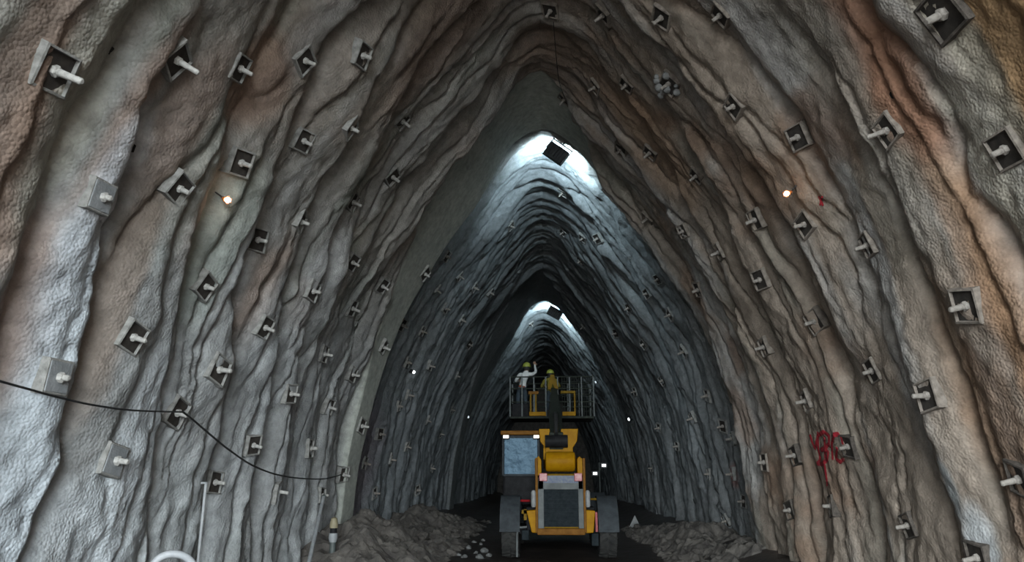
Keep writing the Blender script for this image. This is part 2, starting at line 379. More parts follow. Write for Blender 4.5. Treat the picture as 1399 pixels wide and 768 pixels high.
col = lerp3(col, [0.315, 0.335, 0.35], 0.6 * sstep(-4.5, -7.5, Sf + 0.8 * st3))  # lower left turned bluer: daylight tint put into the colour
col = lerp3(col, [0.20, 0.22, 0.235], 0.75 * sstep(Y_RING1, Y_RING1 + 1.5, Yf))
BLOBS = [  # pixel on the wall, radius along the arch, radius along the tunnel, colour, strength
    (1370, 110, 1.5, 0.45, (0.33, 0.20, 0.10), .9), (1300, 330, 1.0, 0.22, (0.33, 0.185, 0.10), .6), (1360, 440, 1.2, 0.22, (0.34, 0.195, 0.11), .7),
    (1180, 90, 0.9, 0.28, (0.27, 0.135, 0.085), .8), (1200, 140, 0.6, 0.25, (0.28, 0.145, 0.09), .6), (1290, 500, 1.0, 0.2, (0.31, 0.20, 0.13), .5),
    (40, 60, 0.9, 0.35, (0.20, 0.145, 0.115), .8), (60, 200, 1.0, 0.3, (0.26, 0.175, 0.13), .75), (20, 520, 1.2, 0.25, (0.40, 0.30, 0.26), .7),
    (155, 60, 1.1, 0.22, (0.36, 0.355, 0.315), .8), (110, 190, 0.8, 0.2, (0.37, 0.36, 0.315), .7), (195, 160, 0.9, 0.2, (0.24, 0.165, 0.13), .7), (270, 160, 0.8, 0.25, (0.26, 0.185, 0.15), .6),
    (110, 430, 1.1, 0.33, (0.46, 0.49, 0.53), .9), (80, 600, 1.3, 0.30, (0.48, 0.52, 0.56), .95), (30, 720, 0.9, 0.5, (0.47, 0.51, 0.55), .9), (180, 235, 0.5, 0.25, (0.52, 0.53, 0.56), .8),  # low-left patches here and below: pale concrete with bluish daylight painted in
    (200, 640, 1.2, 0.5, (0.44, 0.465, 0.49), .8), (150, 740, 0.7, 0.6, (0.52, 0.55, 0.58), .8), (300, 450, 1.4, 0.45, (0.36, 0.37, 0.375), .6), (250, 720, 0.8, 0.8, (0.46, 0.485, 0.50), .7),
    (310, 330, 0.9, 0.3, (0.29, 0.33, 0.30), .6), (190, 380, 1.0, 0.2, (0.25, 0.19, 0.15), .7), (355, 420, 0.9, 0.35, (0.30, 0.22, 0.18), .6),
    (370, 120, 0.5, 0.4, (0.28, 0.18, 0.13), .7), (620, 30, 1.6, 0.9, (0.17, 0.115, 0.085), .7), (770, 90, 1.2, 0.9, (0.20, 0.13, 0.09), .6),
    (510, 640, 1.4, 1.3, (0.22, 0.19, 0.215), .8), (340, 560, 1.5, 0.7, (0.36, 0.375, 0.385), .7), (400, 640, 1.2, 0.9, (0.33, 0.345, 0.355), .7),
    (880, 200, 1.2, 0.8, (0.27, 0.165, 0.10), .6), (1010, 230, 1.0, 0.5, (0.26, 0.175, 0.12), .6), (1290, 90, 1.2, 0.18, (0.37, 0.335, 0.275), .8), (1310, 220, 0.7, 0.2, (0.38, 0.345, 0.285), .7),
    (1320, 750, 0.35, 0.22, (0.50, 0.51, 0.52), .9), (1288, 668, 0.25, 0.10, (0.40, 0.42, 0.43), .8), (1080, 60, 0.9, 0.5, (0.33, 0.30, 0.265), .6), (1180, 420, 1.0, 0.2, (0.36, 0.34, 0.325), .6), (1200, 250, 0.8, 0.3, (0.33, 0.30, 0.27), .6),
    (1020, 700, 0.6, 0.5, (0.26, 0.28, 0.30), .7), (985, 655, 0.25, 0.3, (0.24, 0.10, 0.09), .7), (15, 20, 0.4, 0.15, (0.42, 0.42, 0.39), .8),
]
wobS = 0.35 * fbm(Sf * 1.3, Yf * 1.3, 201, 3); wobY = 0.25 * fbm(Sf * 0.9, Yf * 1.7, 207, 3)
for px, py, rs, ry, c, k in BLOBS:
    s0, y0, _ = prof_hit(px, py, 0.1)
    msk = np.abs(Yf[:, 0] - y0) < 3.2 * ry + 0.6
    i0, i1 = np.where(msk)[0][[0, -1]]
    sl = slice(i0, i1 + 1)
    q = ((Sf[sl] - s0 + wobS[sl] * min(1, rs)) / rs) ** 2 + ((Yf[sl] - y0 + wobY[sl] * min(1, ry * 2)) / ry) ** 2
    col[sl] = lerp3(col[sl], c, k * (1 - sstep(0.35, 1.9, q)))
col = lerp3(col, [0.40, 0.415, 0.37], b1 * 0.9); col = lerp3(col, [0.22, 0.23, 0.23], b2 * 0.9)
col *= (1 + 0.18 * fbm(Sf * 3.0, Yf * 4.0, 301, 3))[..., None]
grain = (1 - 0.85 * band) * (0.75 + 0.5 * sstep(-0.2, 0.5, fbm(Sf * 0.5, Yf * 0.5, 401, 2)))

def wall_mesh(name, j0, j1):
    Sx = S_full[j0:j1]; x, z, nx, nz = prof(np.abs(Sx)); sg = np.where(Sx >= 0, 1.0, -1.0)
    D = disp[:, j0:j1]; n = len(Sx); m = len(ys)
    co = np.empty((m, n, 3)); co[..., 0] = sg * (x - nx * D); co[..., 2] = z - nz * D; co[..., 1] = ys[:, None]
    idx = np.arange(m * n).reshape(m, n)
    q = np.stack([idx[:-1, :-1], idx[:-1, 1:], idx[1:, 1:], idx[1:, :-1]], -1).reshape(-1, 4)
    me = bpy.data.meshes.new(name)
    me.vertices.add(m * n); me.vertices.foreach_set('co', co.ravel().astype(np.float32))
    me.loops.add(q.size); me.loops.foreach_set('vertex_index', q.ravel().astype(np.int32))
    me.polygons.add(len(q)); me.polygons.foreach_set('loop_start', np.arange(0, q.size, 4, dtype=np.int32)); me.polygons.foreach_set('loop_total', np.full(len(q), 4, np.int32))
    me.polygons.foreach_set('use_smooth', np.ones(len(q), bool))
    me.update(); me.validate()
    a = me.attributes.new('stain', 'FLOAT_COLOR', 'POINT'); rgba = np.ones((m * n, 4), np.float32); rgba[:, :3] = col[:, j0:j1].reshape(-1, 3)  # whole wall colour: stains, patches and the painted daylight
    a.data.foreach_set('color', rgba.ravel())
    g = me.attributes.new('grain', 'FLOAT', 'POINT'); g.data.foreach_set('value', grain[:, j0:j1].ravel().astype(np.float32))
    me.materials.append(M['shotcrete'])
    return me
wall_left = link('wall_left', wall_mesh('wall_left', 0, NS)); wall_right = link('wall_right', wall_mesh('wall_right', NS - 1, NSF))
tag(wall_left, 'ribbed grey sprayed concrete left side of the pointed tunnel', 'wall', kind='structure')
tag(wall_right, 'ribbed brown sprayed concrete right side of the pointed tunnel', 'wall', kind='structure')
# rock face that closes the far end
ss_ = np.linspace(0, LARC, 40); X_, Z_, _, _ = prof(ss_)
ring = [(-a * 1.08, b * 1.03) for a, b in zip(X_[::-1], Z_[::-1])] + [(a * 1.08, b * 1.03) for a, b in zip(X_[1:], Z_[1:])]
wf = MB().prism(ring, Y_END - 0.3, Y_END + 0.4, 'y').build('wall_far', 'rock'); tag(wf, 'dark rock face closing the far end of the tunnel', 'wall', kind='structure')

# floor: muddy invert with ruts; goes on outside the portal
def floor_mesh():
    xs = np.linspace(-4.5, 4.5, 91); yv = np.concatenate([np.arange(PORTAL_Y, 40, 0.12), np.arange(40, Y_END + 0.3, 0.5)])
    Yv, Xv = np.meshgrid(yv, xs, indexing='ij')
    Z = 0.05 * fbm(Xv * 0.8, Yv * 0.5, 501, 4) + 0.02 * fbm(Xv * 4, Yv * 4, 505, 2) - 0.05 * np.exp(-((np.abs(Xv - 0.27) - 1.0) / 0.25) ** 2) + 0.03
    Z += 0.28 * sstep(3.0, 4.1, np.abs(Xv))
    m, n = Z.shape; idx = np.arange(m * n).reshape(m, n)
    q = np.stack([idx[:-1, :-1], idx[:-1, 1:], idx[1:, 1:], idx[1:, :-1]], -1).reshape(-1, 4)
    me = bpy.data.meshes.new('floor'); me.from_pydata(np.stack([Xv, Yv, Z], -1).reshape(-1, 3).tolist(), [], q.tolist())
    me.polygons.foreach_set('use_smooth', np.ones(len(q), bool)); me.materials.append(M['ground']); return me
fl = link('floor', floor_mesh()); tag(fl, 'dark muddy tunnel floor with wheel ruts', 'floor', kind='structure')
og = MB().box(-40, 40, -70, PORTAL_Y - 0.02, -0.4, 0.0).build('floor_outside', 'rock'); tag(og, 'gravel ground outside the tunnel portal', 'ground', kind='structure')
bpy.context.view_layer.update()

def hit(px, py):
    """pixel -> point on the built wall, inward normal of the smooth profile"""
    r = ray(px, py).normalized(); o = Vector((0, 0, EYE)); best = None
    for w in (wall_left, wall_right):
        ok, p, n, _ = w.ray_cast(o, r)
        if ok and (best is None or (p - o).length < (best - o).length): best = p.copy()
    if best is None: best = prof_hit(px, py)[2]
    return best, inward(best)
def inward(p):
    i = int(np.argmin((cx_ - abs(p.x)) ** 2 + (cz_ - p.z) ** 2)); _, _, nx, nz = prof(np.array(arc[i]))
    return Vector((-float(nx) * (1 if p.x >= 0 else -1), 0, -float(nz)))
# ------------------------------------------------------------------ floodlights under the crown
def floodlight(px, py, Y, w, h, roll, power, label):
    c = P(px, py, Y); t = thing('floodlight', c, label, 'lamp', 'floodlights under the tunnel crown')
    t.rotation_euler = (0, roll, 0)
    MB().box(-w / 2, w / 2, 0, 0.10, -h / 2, h / 2).build('housing', 'lamp_body', t, bevel=0.012)
    fins = MB()
    for k in range(7):
        x = -w / 2 + w * (k + 0.5) / 7; fins.box(x - 0.006, x + 0.006, -0.035, 0.001, -h * 0.42, h * 0.42)
    fins.build('cooling_fins', 'lamp_body', t)
    fr = MB()
    fr.box(-w / 2 - .012, w / 2 + .012, .09, .125, h / 2 - .015, h / 2 + .012).box(-w / 2 - .012, w / 2 + .012, .09, .125, -h / 2 - .012, -h / 2 + .015)
    fr.box(-w / 2 - .012, -w / 2 + .015, .09, .125, -h / 2, h / 2).box(w / 2 - .015, w / 2 + .012, .09, .125, -h / 2, h / 2)
    fr.build('front_frame', 'lamp_body', t)
    MB().box(-w / 2 + .02, w / 2 - .02, .10, .112, -h / 2 + .02, h / 2 - .02).build('lens', 'lens_cool', t)
    br = MB(); br.box(-w / 2 - .03, -w / 2 - .012, .03, .07, -.02, h / 2 + .08).box(w / 2 + .012, w / 2 + .03, .03, .07, -.02, h / 2 + .08).box(-w / 2 - .03, w / 2 + .03, .03, .07, h / 2 + .07, h / 2 + .09)
    br.build('bracket', 'steel', t)
    MB().tube([(0, .05, h / 2 + .09), (0, .05, h / 2 + .55)], 0.02, 8).build('hanger', 'steel', t)
    L = bpy.data.lights.new('floodlight_beam', 'AREA'); L.shape = 'RECTANGLE'; L.size = w * .9; L.size_y = h * .9
    L.energy = power; L.spread = math.radians(180); L.color = (0.66, 0.89, 1.0)
    o = bpy.data.objects.new('floodlight_beam', L); C.objects.link(o); o.parent = t
    o.location = (0, 0.14, 0); o.rotation_euler = (math.radians(90 + FLOOD_TILT), 0, 0)
    return t
FLOOD_TILT = 34
floodlight(760, 208, 15.75, 0.50, 0.34, math.radians(38), 190, 'black square floodlight under the crown at the nearer bright arch')
floodlight(758, 427, 33.0, 0.62, 0.42, math.radians(30), 240, 'small black floodlight under the crown at the farther bright arch')

# ------------------------------------------------------------------ rock bolts
BL = [(70,95,'d'),(232,78,'d'),(325,92,'d'),(415,82,'d'),(495,76,'d'),(135,268,'c'),(243,257,'d'),(328,222,'d'),(410,190,'d'),(480,175,'d'),(549,165,'d'),
 (350,327,'d'),(411,303,'d'),(480,275,'d'),(275,390,'d'),(178,460,'d'),(75,515,'c'),(360,447,'d'),(428,398,'d'),(480,358,'d'),(520,390,'d'),(298,505,'d'),
 (397,538,'d'),(237,563,'d'),(148,628,'c'),(343,608,'d'),(285,658,'d'),(452,557,'d'),(423,613,'d'),(383,672,'d'),(443,484,'d'),(480,421,'d'),(482,512,'d'),
 (465,648,'d'),(493,582,'d'),(518,593,'d'),(498,633,'d'),(512,674,'d'),(438,677,'d'),(491,708,'d'),(534,628,'d'),(533,240,'d'),(523,474,'d'),
 (610,350,'f'),(580,374,'f'),(628,378,'f'),(598,397,'f'),(610,422,'f'),(549,444,'f'),(575,452,'f'),(630,437,'f'),(648,393,'f'),(698,309,'f'),(556,495,'f'),(625,514,'f'),
 (545,555,'f'),(602,593,'f'),(585,575,'f'),(560,540,'f'),(588,500,'f'),(555,610,'f'),(590,640,'f'),(570,670,'f'),(618,560,'f'),(640,470,'f'),(670,400,'f'),(725,443,'f')]
BR = [(753,12,'d'),(825,20,'d'),(907,22,'d'),(985,20,'d'),(1290,18,'h'),(772,135,'d'),(812,120,'d'),(857,115,'d'),(918,112,'b'),(1003,145,'d'),(1095,185,'d'),(1213,178,'d'),(1380,202,'d'),
 (889,208,'d'),(952,240,'d'),(848,205,'d'),(1037,298,'d'),(1101,306,'d'),(1186,335,'d'),(985,343,'d'),(1039,382,'d'),(1110,440,'d'),(1320,418,'d'),(1194,506,'d'),(1270,540,'d'),(1045,474,'d'),
 (954,396,'d'),(933,316,'d'),(1102,548,'d'),(1090,622,'h'),(1161,610,'h'),(1243,718,'h'),(1135,692,'h'),(1080,697,'h'),(1045,632,'d'),(968,648,'d'),(1000,648,'d'),(1018,685,'d'),(992,712,'d'),(1394,655,'h'),(990,582,'d'),(945,572,'d'),
 (966,541,'d'),(1000,600,'d'),(1338,762,'h'),(768,264,'f'),(770,317,'f'),(797,325,'f'),(818,325,'f'),(884,401,'f'),(794,356,'f'),(884,298,'f'),(900,381,'f'),(916,430,'f'),(860,420,'f'),(842,455,'f'),(880,470,'f'),(905,520,'f'),(868,535,'f'),(925,610,'f'),(900,585,'f'),(935,480,'f'),(890,640,'f'),(796,447,'f')]

def plate_meshes():
    a, b, r = 0.150, 0.140, 0.124
    m = MB()
    rings = [(a, -0.11), (b, 0.022), (r, 0.026), (r - .004, -0.006)]
    vs = []; 
    for hw, z in rings: vs += [(-hw, -hw, z), (hw, -hw, z), (hw, hw, z), (-hw, hw, z)]
    fs = [(3, 2, 1, 0)]
    for i in range(3):
        for k in range(4): fs.append((i * 4 + k, i * 4 + (k + 1) % 4, i * 4 + 4 + (k + 1) % 4, i * 4 + 4 + k))
    m.add(vs, fs)
    collar = {k: m.mesh('collar', k) for k in ('collar', 'collar_brown', 'collar_dark')}
    cm = MB()
    vs = []
    for hw, z in ((.135, -.10), (.130, .028), (.122, .036)): vs += [(-hw, -hw, z), (hw, -hw, z), (hw, hw, z), (-hw, hw, z)]
    cm.add(vs, [(3, 2, 1, 0), (8, 9, 10, 11)] + [(i * 4 + k, i * 4 + (k + 1) % 4, i * 4 + 4 + (k + 1) % 4, i * 4 + 4 + k) for i in range(2) for k in range(4)])
    collar['pad'] = cm.mesh('collar', 'collar')
    pm = MB().box(-.124, .124, -.124, .124, -.02, -.002)
    plate = {'plate': pm.mesh('bearing_plate', 'plate'), 'plate_coated': MB().box(-.112, .112, -.112, .112, .03, .042).mesh('bearing_plate', 'plate_coated', bevel=.006)}
    nm = MB().lathe([(.030, -.006), (.040, -.004), (.040, .026), (.030, .034)], n=6)
    nut = {k: nm.mesh('nut', k) for k in ('bolt', 'bolt_brown')}
    sh = {}
    for k in ('bolt', 'bolt_brown'):
        for ln in (0.12, 0.15, 0.22):
            sh[k, ln] = MB().lathe([(.023, .0), (.026, .05), (.023, ln * .6 + .02), (.024, ln - .01), (.014, ln)], n=9).mesh('bolt_shank', k, smooth=True)
    return collar, plate, nut, sh
COL, PLT, NUT, SHK = plate_meshes()
ORD = ['first', 'second', 'third', 'fourth', 'fifth', 'sixth', 'seventh', 'eighth', 'ninth', 'tenth', 'eleventh', 'twelfth', 'thirteenth', 'fourteenth', 'fifteenth', 'sixteenth', 'seventeenth', 'eighteenth', 'nineteenth', 'twentieth'] + ['twenty-' + q for q in ('first', 'second', 'third', 'fourth', 'fifth', 'sixth', 'seventh', 'eighth', 'ninth')]
SPECIAL = {
    (70, 95): 'biggest rock bolt at the upper left corner of the picture, long pale shank',
    (243, 257): 'rock bolt on left wall from which the orange lit lamp hangs',
    (237, 563): 'rock bolt on left wall where the black cable is tied and bends down',
    (285, 658): 'rock bolt on left wall holding the thin white upright rod',
    (148, 628): 'rock bolt with whole pale square plate low on left wall, below the cable',
    (75, 515): 'whitish rock bolt just above the black cable near the left picture edge',
    (465, 648): 'rock bolt on left wall at the far end of the hanging black cable',
    (438, 677): 'rock bolt on left wall at the top end of the leaning white pole',
    (1290, 18): 'ragged dark rock bolt cut by the top edge, upper right corner',
    (1380, 202): 'large dark rock bolt cut by the right picture edge on orange concrete',
    (1320, 418): 'big rock bolt with pale rimmed square plate beside orange stain, right wall',
    (1161, 610): 'rock bolt with dark plate just right of the red spray writing',
    (1090, 622): 'rock bolt with dark plate just left of the red spray writing',
    (1394, 655): 'dark rock bolt at the right picture edge, low on the wall',
    (753, 12): 'rock bolt at the very crown of the arch by the top picture edge',
    (918, 112): 'rock bolt on right of crown buried in a splash of pale concrete',
    (1101, 306): 'rock bolt on right wall directly below the orange lit lamp',
}
def band_of(z):
    return 'knee-low' if z < 2.05 else 'low' if z < 3.1 else 'middle' if z < 4.35 else 'upper' if z < 5.75 else 'topmost'
allb = []
def seat(p, n):
    """bed a plate on the lining: mean point and blended normal of the surface around p"""
    w = wall_left if p.x < 0 else wall_right; ey = Vector((0, 1, 0)); ex = ey.cross(n).normalized(); A = []
    for i in (-.14, 0, .14):
        for j in (-.14, 0, .14):
            ok, q, _, _ = w.ray_cast(p + ex * i + ey * j + n * .5, -n)
            if ok and abs((q - p).dot(n)) < .3: A.append((i, j, (q - p).dot(n)))
    if len(A) < 6: return p, n
    A = np.array(A); c, *_ = np.linalg.lstsq(np.c_[A[:, 0], A[:, 1], np.ones(len(A))], A[:, 2], rcond=None)
    nf = (n - ex * c[0] - ey * c[1]).normalized()
    nn = (nf * .65 + n * .35).normalized()
    return p + n * (c[2] * .5 + .5 * np.quantile(A[:, 2], .8)), nn
for side, B in (('left', BL), ('right', BR)):
    for px, py, k in B:
        p, n = hit(px, py); p, n = seat(p, n); allb.append([side, px, py, k, p, n])
counts = {}
for b in sorted(allb, key=lambda q: q[4].y):
    side, px, py, k, p, n = b
    near = p.y < 15.3
    if near and (px, py) not in SPECIAL:
        key = (side, band_of(p.z)); counts[key] = counts.get(key, 0) + 1
        b.append('rock bolt on %s wall, %s from the camera in the %s row' % (side, ORD[counts[key] - 1], key[1]))
    elif near: b.append(SPECIAL[px, py])
    elif p.y < Y_RING2:
        key = (side, band_of(p.z), 'far'); counts[key] = counts.get(key, 0) + 1
        b.append('small rock bolt beyond the nearer floodlight, %s wall, %s along the %s row' % (side, ORD[counts[key] - 1], key[1]))
    else: b.append('tiny rock bolt on the crown beside the farther floodlight')
rb = random.Random(5)
for side, px, py, k, p, n, lab in allb:
    near = p.y < 15.3
    grp = ('rock bolts on the %s wall' % side) if near else ('far rock bolts on the %s wall' % side)
    t = thing('rock_bolt', p + n * 0.01, lab, 'rock bolt', grp)
    zdir = n; xdir = Vector((0, 1, 0)).cross(zdir).normalized(); ydir = zdir.cross(xdir)
    tilt = Matrix.Rotation(rb.uniform(-.10, .10), 3, 'X') @ Matrix.Rotation(rb.uniform(-.1, .1), 3, 'Y') @ Matrix.Rotation(rb.uniform(-.3, .3), 3, 'Z')
    R = Matrix((xdir, ydir, zdir)).transposed() @ tilt
    t.rotation_euler = R.to_euler()
    br = side == 'right' and near
    bk = 'bolt_brown' if br or not near else 'bolt'
    s = rb.uniform(.92, 1.1)
    if (px, py) == (1290, 18): s = 1.35
    t.scale = (s, s, s)
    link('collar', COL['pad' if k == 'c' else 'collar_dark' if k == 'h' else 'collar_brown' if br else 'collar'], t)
    link('bearing_plate', PLT['plate_coated' if k == 'c' else 'plate'], t)
    nt_ = link('nut', NUT[bk], t)
    link('bolt_shank', SHK[bk, rb.choice([.12, .15, .15]) if not px in (70, 232, 1213) else .22], t)
    if k == 'c':
        nt_.location.z = .044; t.children[-1].location.z = .044
    if k == 'b':   # splash of pale sprayed concrete
        sp = MB(); r2 = random.Random(3)
        for i in range(9):
            a = r2.uniform(0, 6.28); q = r2.uniform(.05, .22); rr = r2.uniform(.03, .07)
            sp.lathe([(rr * .3, -.03), (rr, 0.0), (rr * .8, rr * .6), (rr * .25, rr)], (q * math.cos(a), q * math.sin(a), .03), 7)
        sp.build('concrete_splash', 'rock_pale', t, smooth=True)

# drill holes: flush near-black discs stand in for the shade inside
for i, (px, py, lab) in enumerate([(183, 203, 'small black disc as drill hole shade high on left wall above the pale patch'), (1219, 130, 'small black disc as drill hole shade just above a bolt on right wall'), (152, 70, 'tiny dark disc as drill hole shade between two big bolts, upper left')]):
    p, n = hit(px, py); h = MB().lathe([(.03, -.08), (.040, -.02), (.034, .004), (.010, .006)], n=10).build('drill_hole_disc', 'hole_shade')
    h.location = p; h.rotation_euler = n.to_track_quat('Z', 'Y').to_euler(); tag(h, lab, 'hole', 'dark drill hole discs')

# ------------------------------------------------------------------ orange lamps and small white lamps on the walls
def wall_lamp(px, py, off, label, s=.75):
    p, n = hit(px, py); c = p + n * off
    t = thing('hanging_lamp', c, label, 'lamp', 'orange hanging lamps'); d = -n
    up = Vector((0, 0, 1)); ax = (n + Vector((0, -0.55, -0.1))).normalized()
    def at(k): return ax * k * s
    MB().tube([at(-.10), at(-.05), at(-.02)], [.022 * s, .034 * s, .036 * s], 12).build('socket', 'orange', t, smooth=True)
    MB().tube([at(-.02), at(-.005), at(.02), at(.05), at(.068)], [.02 * s, .03 * s, .04 * s, .034 * s, .01 * s], 12).build('bulb', 'bulb_warm', t, smooth=True)
    cg = MB(); a = ax.orthogonal().normalized(); b = ax.cross(a)
    for k in range(6):
        q = (a * math.cos(k * 1.047) + b * math.sin(k * 1.047)) * .052 * s
        cg.tube([at(-.02) + q * .7, at(.01) + q, at(.05) + q, at(.085) + q * .3], .0035 * s, 5)
    cg.build('cage', 'orange', t)
    MB().tube([at(-.10), at(-.15) + Vector((0, 0, .02)), d * off * .9 + Vector((0, .02, .06))], .008, 6).build('lead', 'cable', t)
    L = bpy.data.lights.new('lamp_glow', 'POINT'); L.energy = 0.35; L.color = (1.0, .62, .33); L.shadow_soft_size = .05
    o = bpy.data.objects.new('lamp_glow', L); C.objects.link(o); o.parent = t; o.location = at(.12)
wall_lamp(284, 264, .22, 'lit bulb in orange cage hanging from a bolt on left wall')
wall_lamp(1092, 257, .16, 'lit bulb in orange cage on the brown right wall')
for px, py, m, s, lab in [(561, 507, 'bulb_white', 1.1, 'tiny white lamp glowing on the left wall past the smooth band'), (637, 569, 'bulb_white_dim', 1.3, 'tiny white lamp glowing on left wall beside the work platform'),
                          (862, 572, 'bulb_white', 1.5, 'tiny white lamp glowing on the dark right wall beside the machine'), (816, 521, 'bulb_white_dim', 1.6, 'faint pale lamp on right wall level with the platform rail')]:
    p, n = hit(px, py); t = thing('wall_lamp', p + n * .05, lab, 'lamp', 'tiny white wall lamps'); t.rotation_euler = n.to_track_quat('Z', 'Y').to_euler()
    MB().lathe([(.05 * s, -.09), (.05 * s, .01), (.04 * s, .02)], n=10).build('lamp_base', 'lamp_body', t)
    MB().lathe([(.036 * s, .015), (.042 * s, .04), (.03 * s, .07), (.01 * s, .08)], n=10).build('bulb', m, t, smooth=True)

# ------------------------------------------------------------------ cables, rod, pole, hose on the left wall
def smooth_pts(pts, n=6):
    a = [Vector(p) for p in pts]; out = []
    for i in range(len(a) - 1):
        p0 = a[max(i - 1, 0)]; p1 = a[i]; p2 = a[i + 1]; p3 = a[min(i + 2, len(a) - 1)]
        for k in range(n):
            t = k / n; out.append(.5 * (2 * p1 + (p2 - p0) * t + (2 * p0 - 5 * p1 + 4 * p2 - p3) * t * t + (3 * p1 - p0 - 3 * p2 + p3) * t ** 3))
    return out + [a[-1]]
def wallp(px, py, inset): return prof_hit(px, py, inset)[2]
cab = [wallp(px, py, .20) for px, py in ((-60, 503), (0, 521), (40, 532), (80, 543), (130, 554), (185, 561), (250, 563))]
o = MB().tube(smooth_pts(cab), .009, 6).build('cable', 'cable', smooth=True); tag(o, 'black cable running in from the left picture edge to the tie bolt', 'cable', 'black cables on the left wall')
cab = [wallp(px, py, .20) for px, py in ((250, 563), (264, 574), (285, 592), (312, 614), (345, 636), (380, 649), (415, 654), (445, 654), (468, 648))]
o = MB().tube(smooth_pts(cab), .011, 6).build('cable', 'cable', smooth=True); tag(o, 'black cable sagging between two bolts low on the left wall', 'cable', 'black cables on the left wall')
o = MB().tube(smooth_pts([P(756, 30, 10.3), P(760, 80, 11.3), P(764, 112, 12.3), P(772, 135, 13.2)]), .006, 5).build('hanging_wire', 'cable', smooth=True); tag(o, 'thin wire hanging along the crown between two bolts', 'wire')
a = wallp(281, 664, .27); t = thing('thin_rod', Vector((a.x, a.y, .12)), 'thin white upright rod on left wall below a bolt', 'rod')
MB().tube([a + Vector((0, 0, .02)), Vector((a.x, a.y, .1))], .016, 8).build('rod', 'rod_grey', t, t.location)
MB().tube([a + Vector((-.06, 0.02, .03)), a + Vector((.012, 0, .03))], .012, 8).build('hook', 'rod_grey', t, t.location)
top = wallp(442, 680, .22); low = P(404, 850, 10.2)
dr_ = (low - top).normalized(); ft = top + dr_ * ((top.z - .12) / -dr_.z)
t = thing('leaning_pole', ft, 'long white pole leaning against the lower left wall', 'pole')
MB().tube([ft, top], .032, 10).build('pole', 'rod_grey', t, ft, smooth=True); MB().tube([top, top - dr_ * .05], .036, 10).build('end_cap', 'steel', t, ft)
hp = [P(px, py, Y) for px, py, Y in ((196, 830, 7.3), (203, 785, 7.35), (216, 764, 7.4), (236, 757, 7.45), (256, 763, 7.5), (270, 785, 7.55), (280, 840, 7.6))]
g0 = Vector((hp[0].x, hp[0].y, .08)); g1 = Vector((hp[-1].x, hp[-1].y, .08))
o = MB().tube(smooth_pts([g0] + hp + [g1], 8), .036, 12).build('hose_loop', 'hose', smooth=True); tag(o, 'pale hose looping up at the foot of left wall, bottom edge', 'hose')
# post with cream top beside the pole
bp_ = P(456, 720, 12.6); bp_.z = .1
t = thing('marker_post', bp_, 'cream and dark banded post standing by the leaning pole', 'post')
zt = P(456, 704, 12.6).z - bp_.z
MB().lathe([(.05, 0), (.05, zt - .40)], n=14).build('shaft', 'steel', t, smooth=True)
MB().lathe([(.055, zt - .42), (.075, zt - .36), (.07, zt - .28)], n=14).build('white_band', 'rod_grey', t, smooth=True)
MB().lathe([(.055, zt - .29), (.055, zt - .19)], n=14).build('dark_band', 'black', t, smooth=True)
MB().lathe([(.07, zt - .20), (.066, zt - .12), (.05, zt - .05), (.02, zt - .03)], n=14).build('cream_cap', 'cream', t, smooth=True)

# ------------------------------------------------------------------ red spray writing
def ribbon(mb, pts, w):
    pts2 = []
    for i in range(len(pts) - 1):
        n = max(2, int(math.dist(pts[i], pts[i + 1]) / 1.2))
        for k in range(n): pts2.append((pts[i][0] + (pts[i + 1][0] - pts[i][0]) * k / n, pts[i][1] + (pts[i + 1][1] - pts[i][1]) * k / n))
    pts2.append(pts[-1]); w2 = []; n0 = None
    P3 = [hit(*q) for q in pts2]; vs = []; fs = []
    for i, (p, n) in enumerate(P3):
        d = (P3[min(i + 1, len(P3) - 1)][0] - P3[max(i - 1, 0)][0]); d -= n * d.dot(n)
        d = d.normalized() if d.length > 1e-6 else Vector((0, 0, 1)); sd = d.cross(n).normalized() * w / 2
        vs += [p + n * .008 + sd, p + n * .016, p + n * .008 - sd, p - n * .012]
    for i in range(len(P3) - 1):
        for k in range(4): fs.append((i * 4 + k, i * 4 + (k + 1) % 4, i * 4 + 4 + (k + 1) % 4, i * 4 + 4 + k))
    fs += [(0, 1, 2, 3), tuple((len(P3) - 1) * 4 + k for k in (3, 2, 1, 0))]
    mb.add(vs, fs)
g = MB()
for st in [[(1107, 594), (1110, 604), (1114, 613)], [(1114, 613), (1117, 600), (1118, 592)], [(1118, 592), (1118, 610), (1121, 626), (1118, 634)],
           [(1119, 594), (1126, 590), (1133, 595), (1133, 606), (1128, 613), (1122, 615)], [(1126, 614), (1132, 617), (1131, 628), (1124, 634), (1117, 633)], [(1127, 598), (1128, 626)],
           [(1138, 628), (1137, 606), (1140, 594), (1146, 593), (1150, 599), (1152, 607)], [(1144, 612), (1143, 627), (1148, 631), (1153, 627)], [(1127, 635), (1129, 650), (1131, 664)]]:
    ribbon(g, st, .062)
o = g.build('spray_writing', 'spray_red'); tag(o, 'red spray painted letters scrawled on the right wall between two bolts', 'graffiti')
g = MB(); ribbon(g, [(1119, 268), (1122, 274), (1125, 281)], .04); ribbon(g, [(1124, 268), (1121, 280)], .03)
o = g.build('spray_dab', 'spray_red'); tag(o, 'small red paint dab beside the lamp on right wall', 'paint mark')

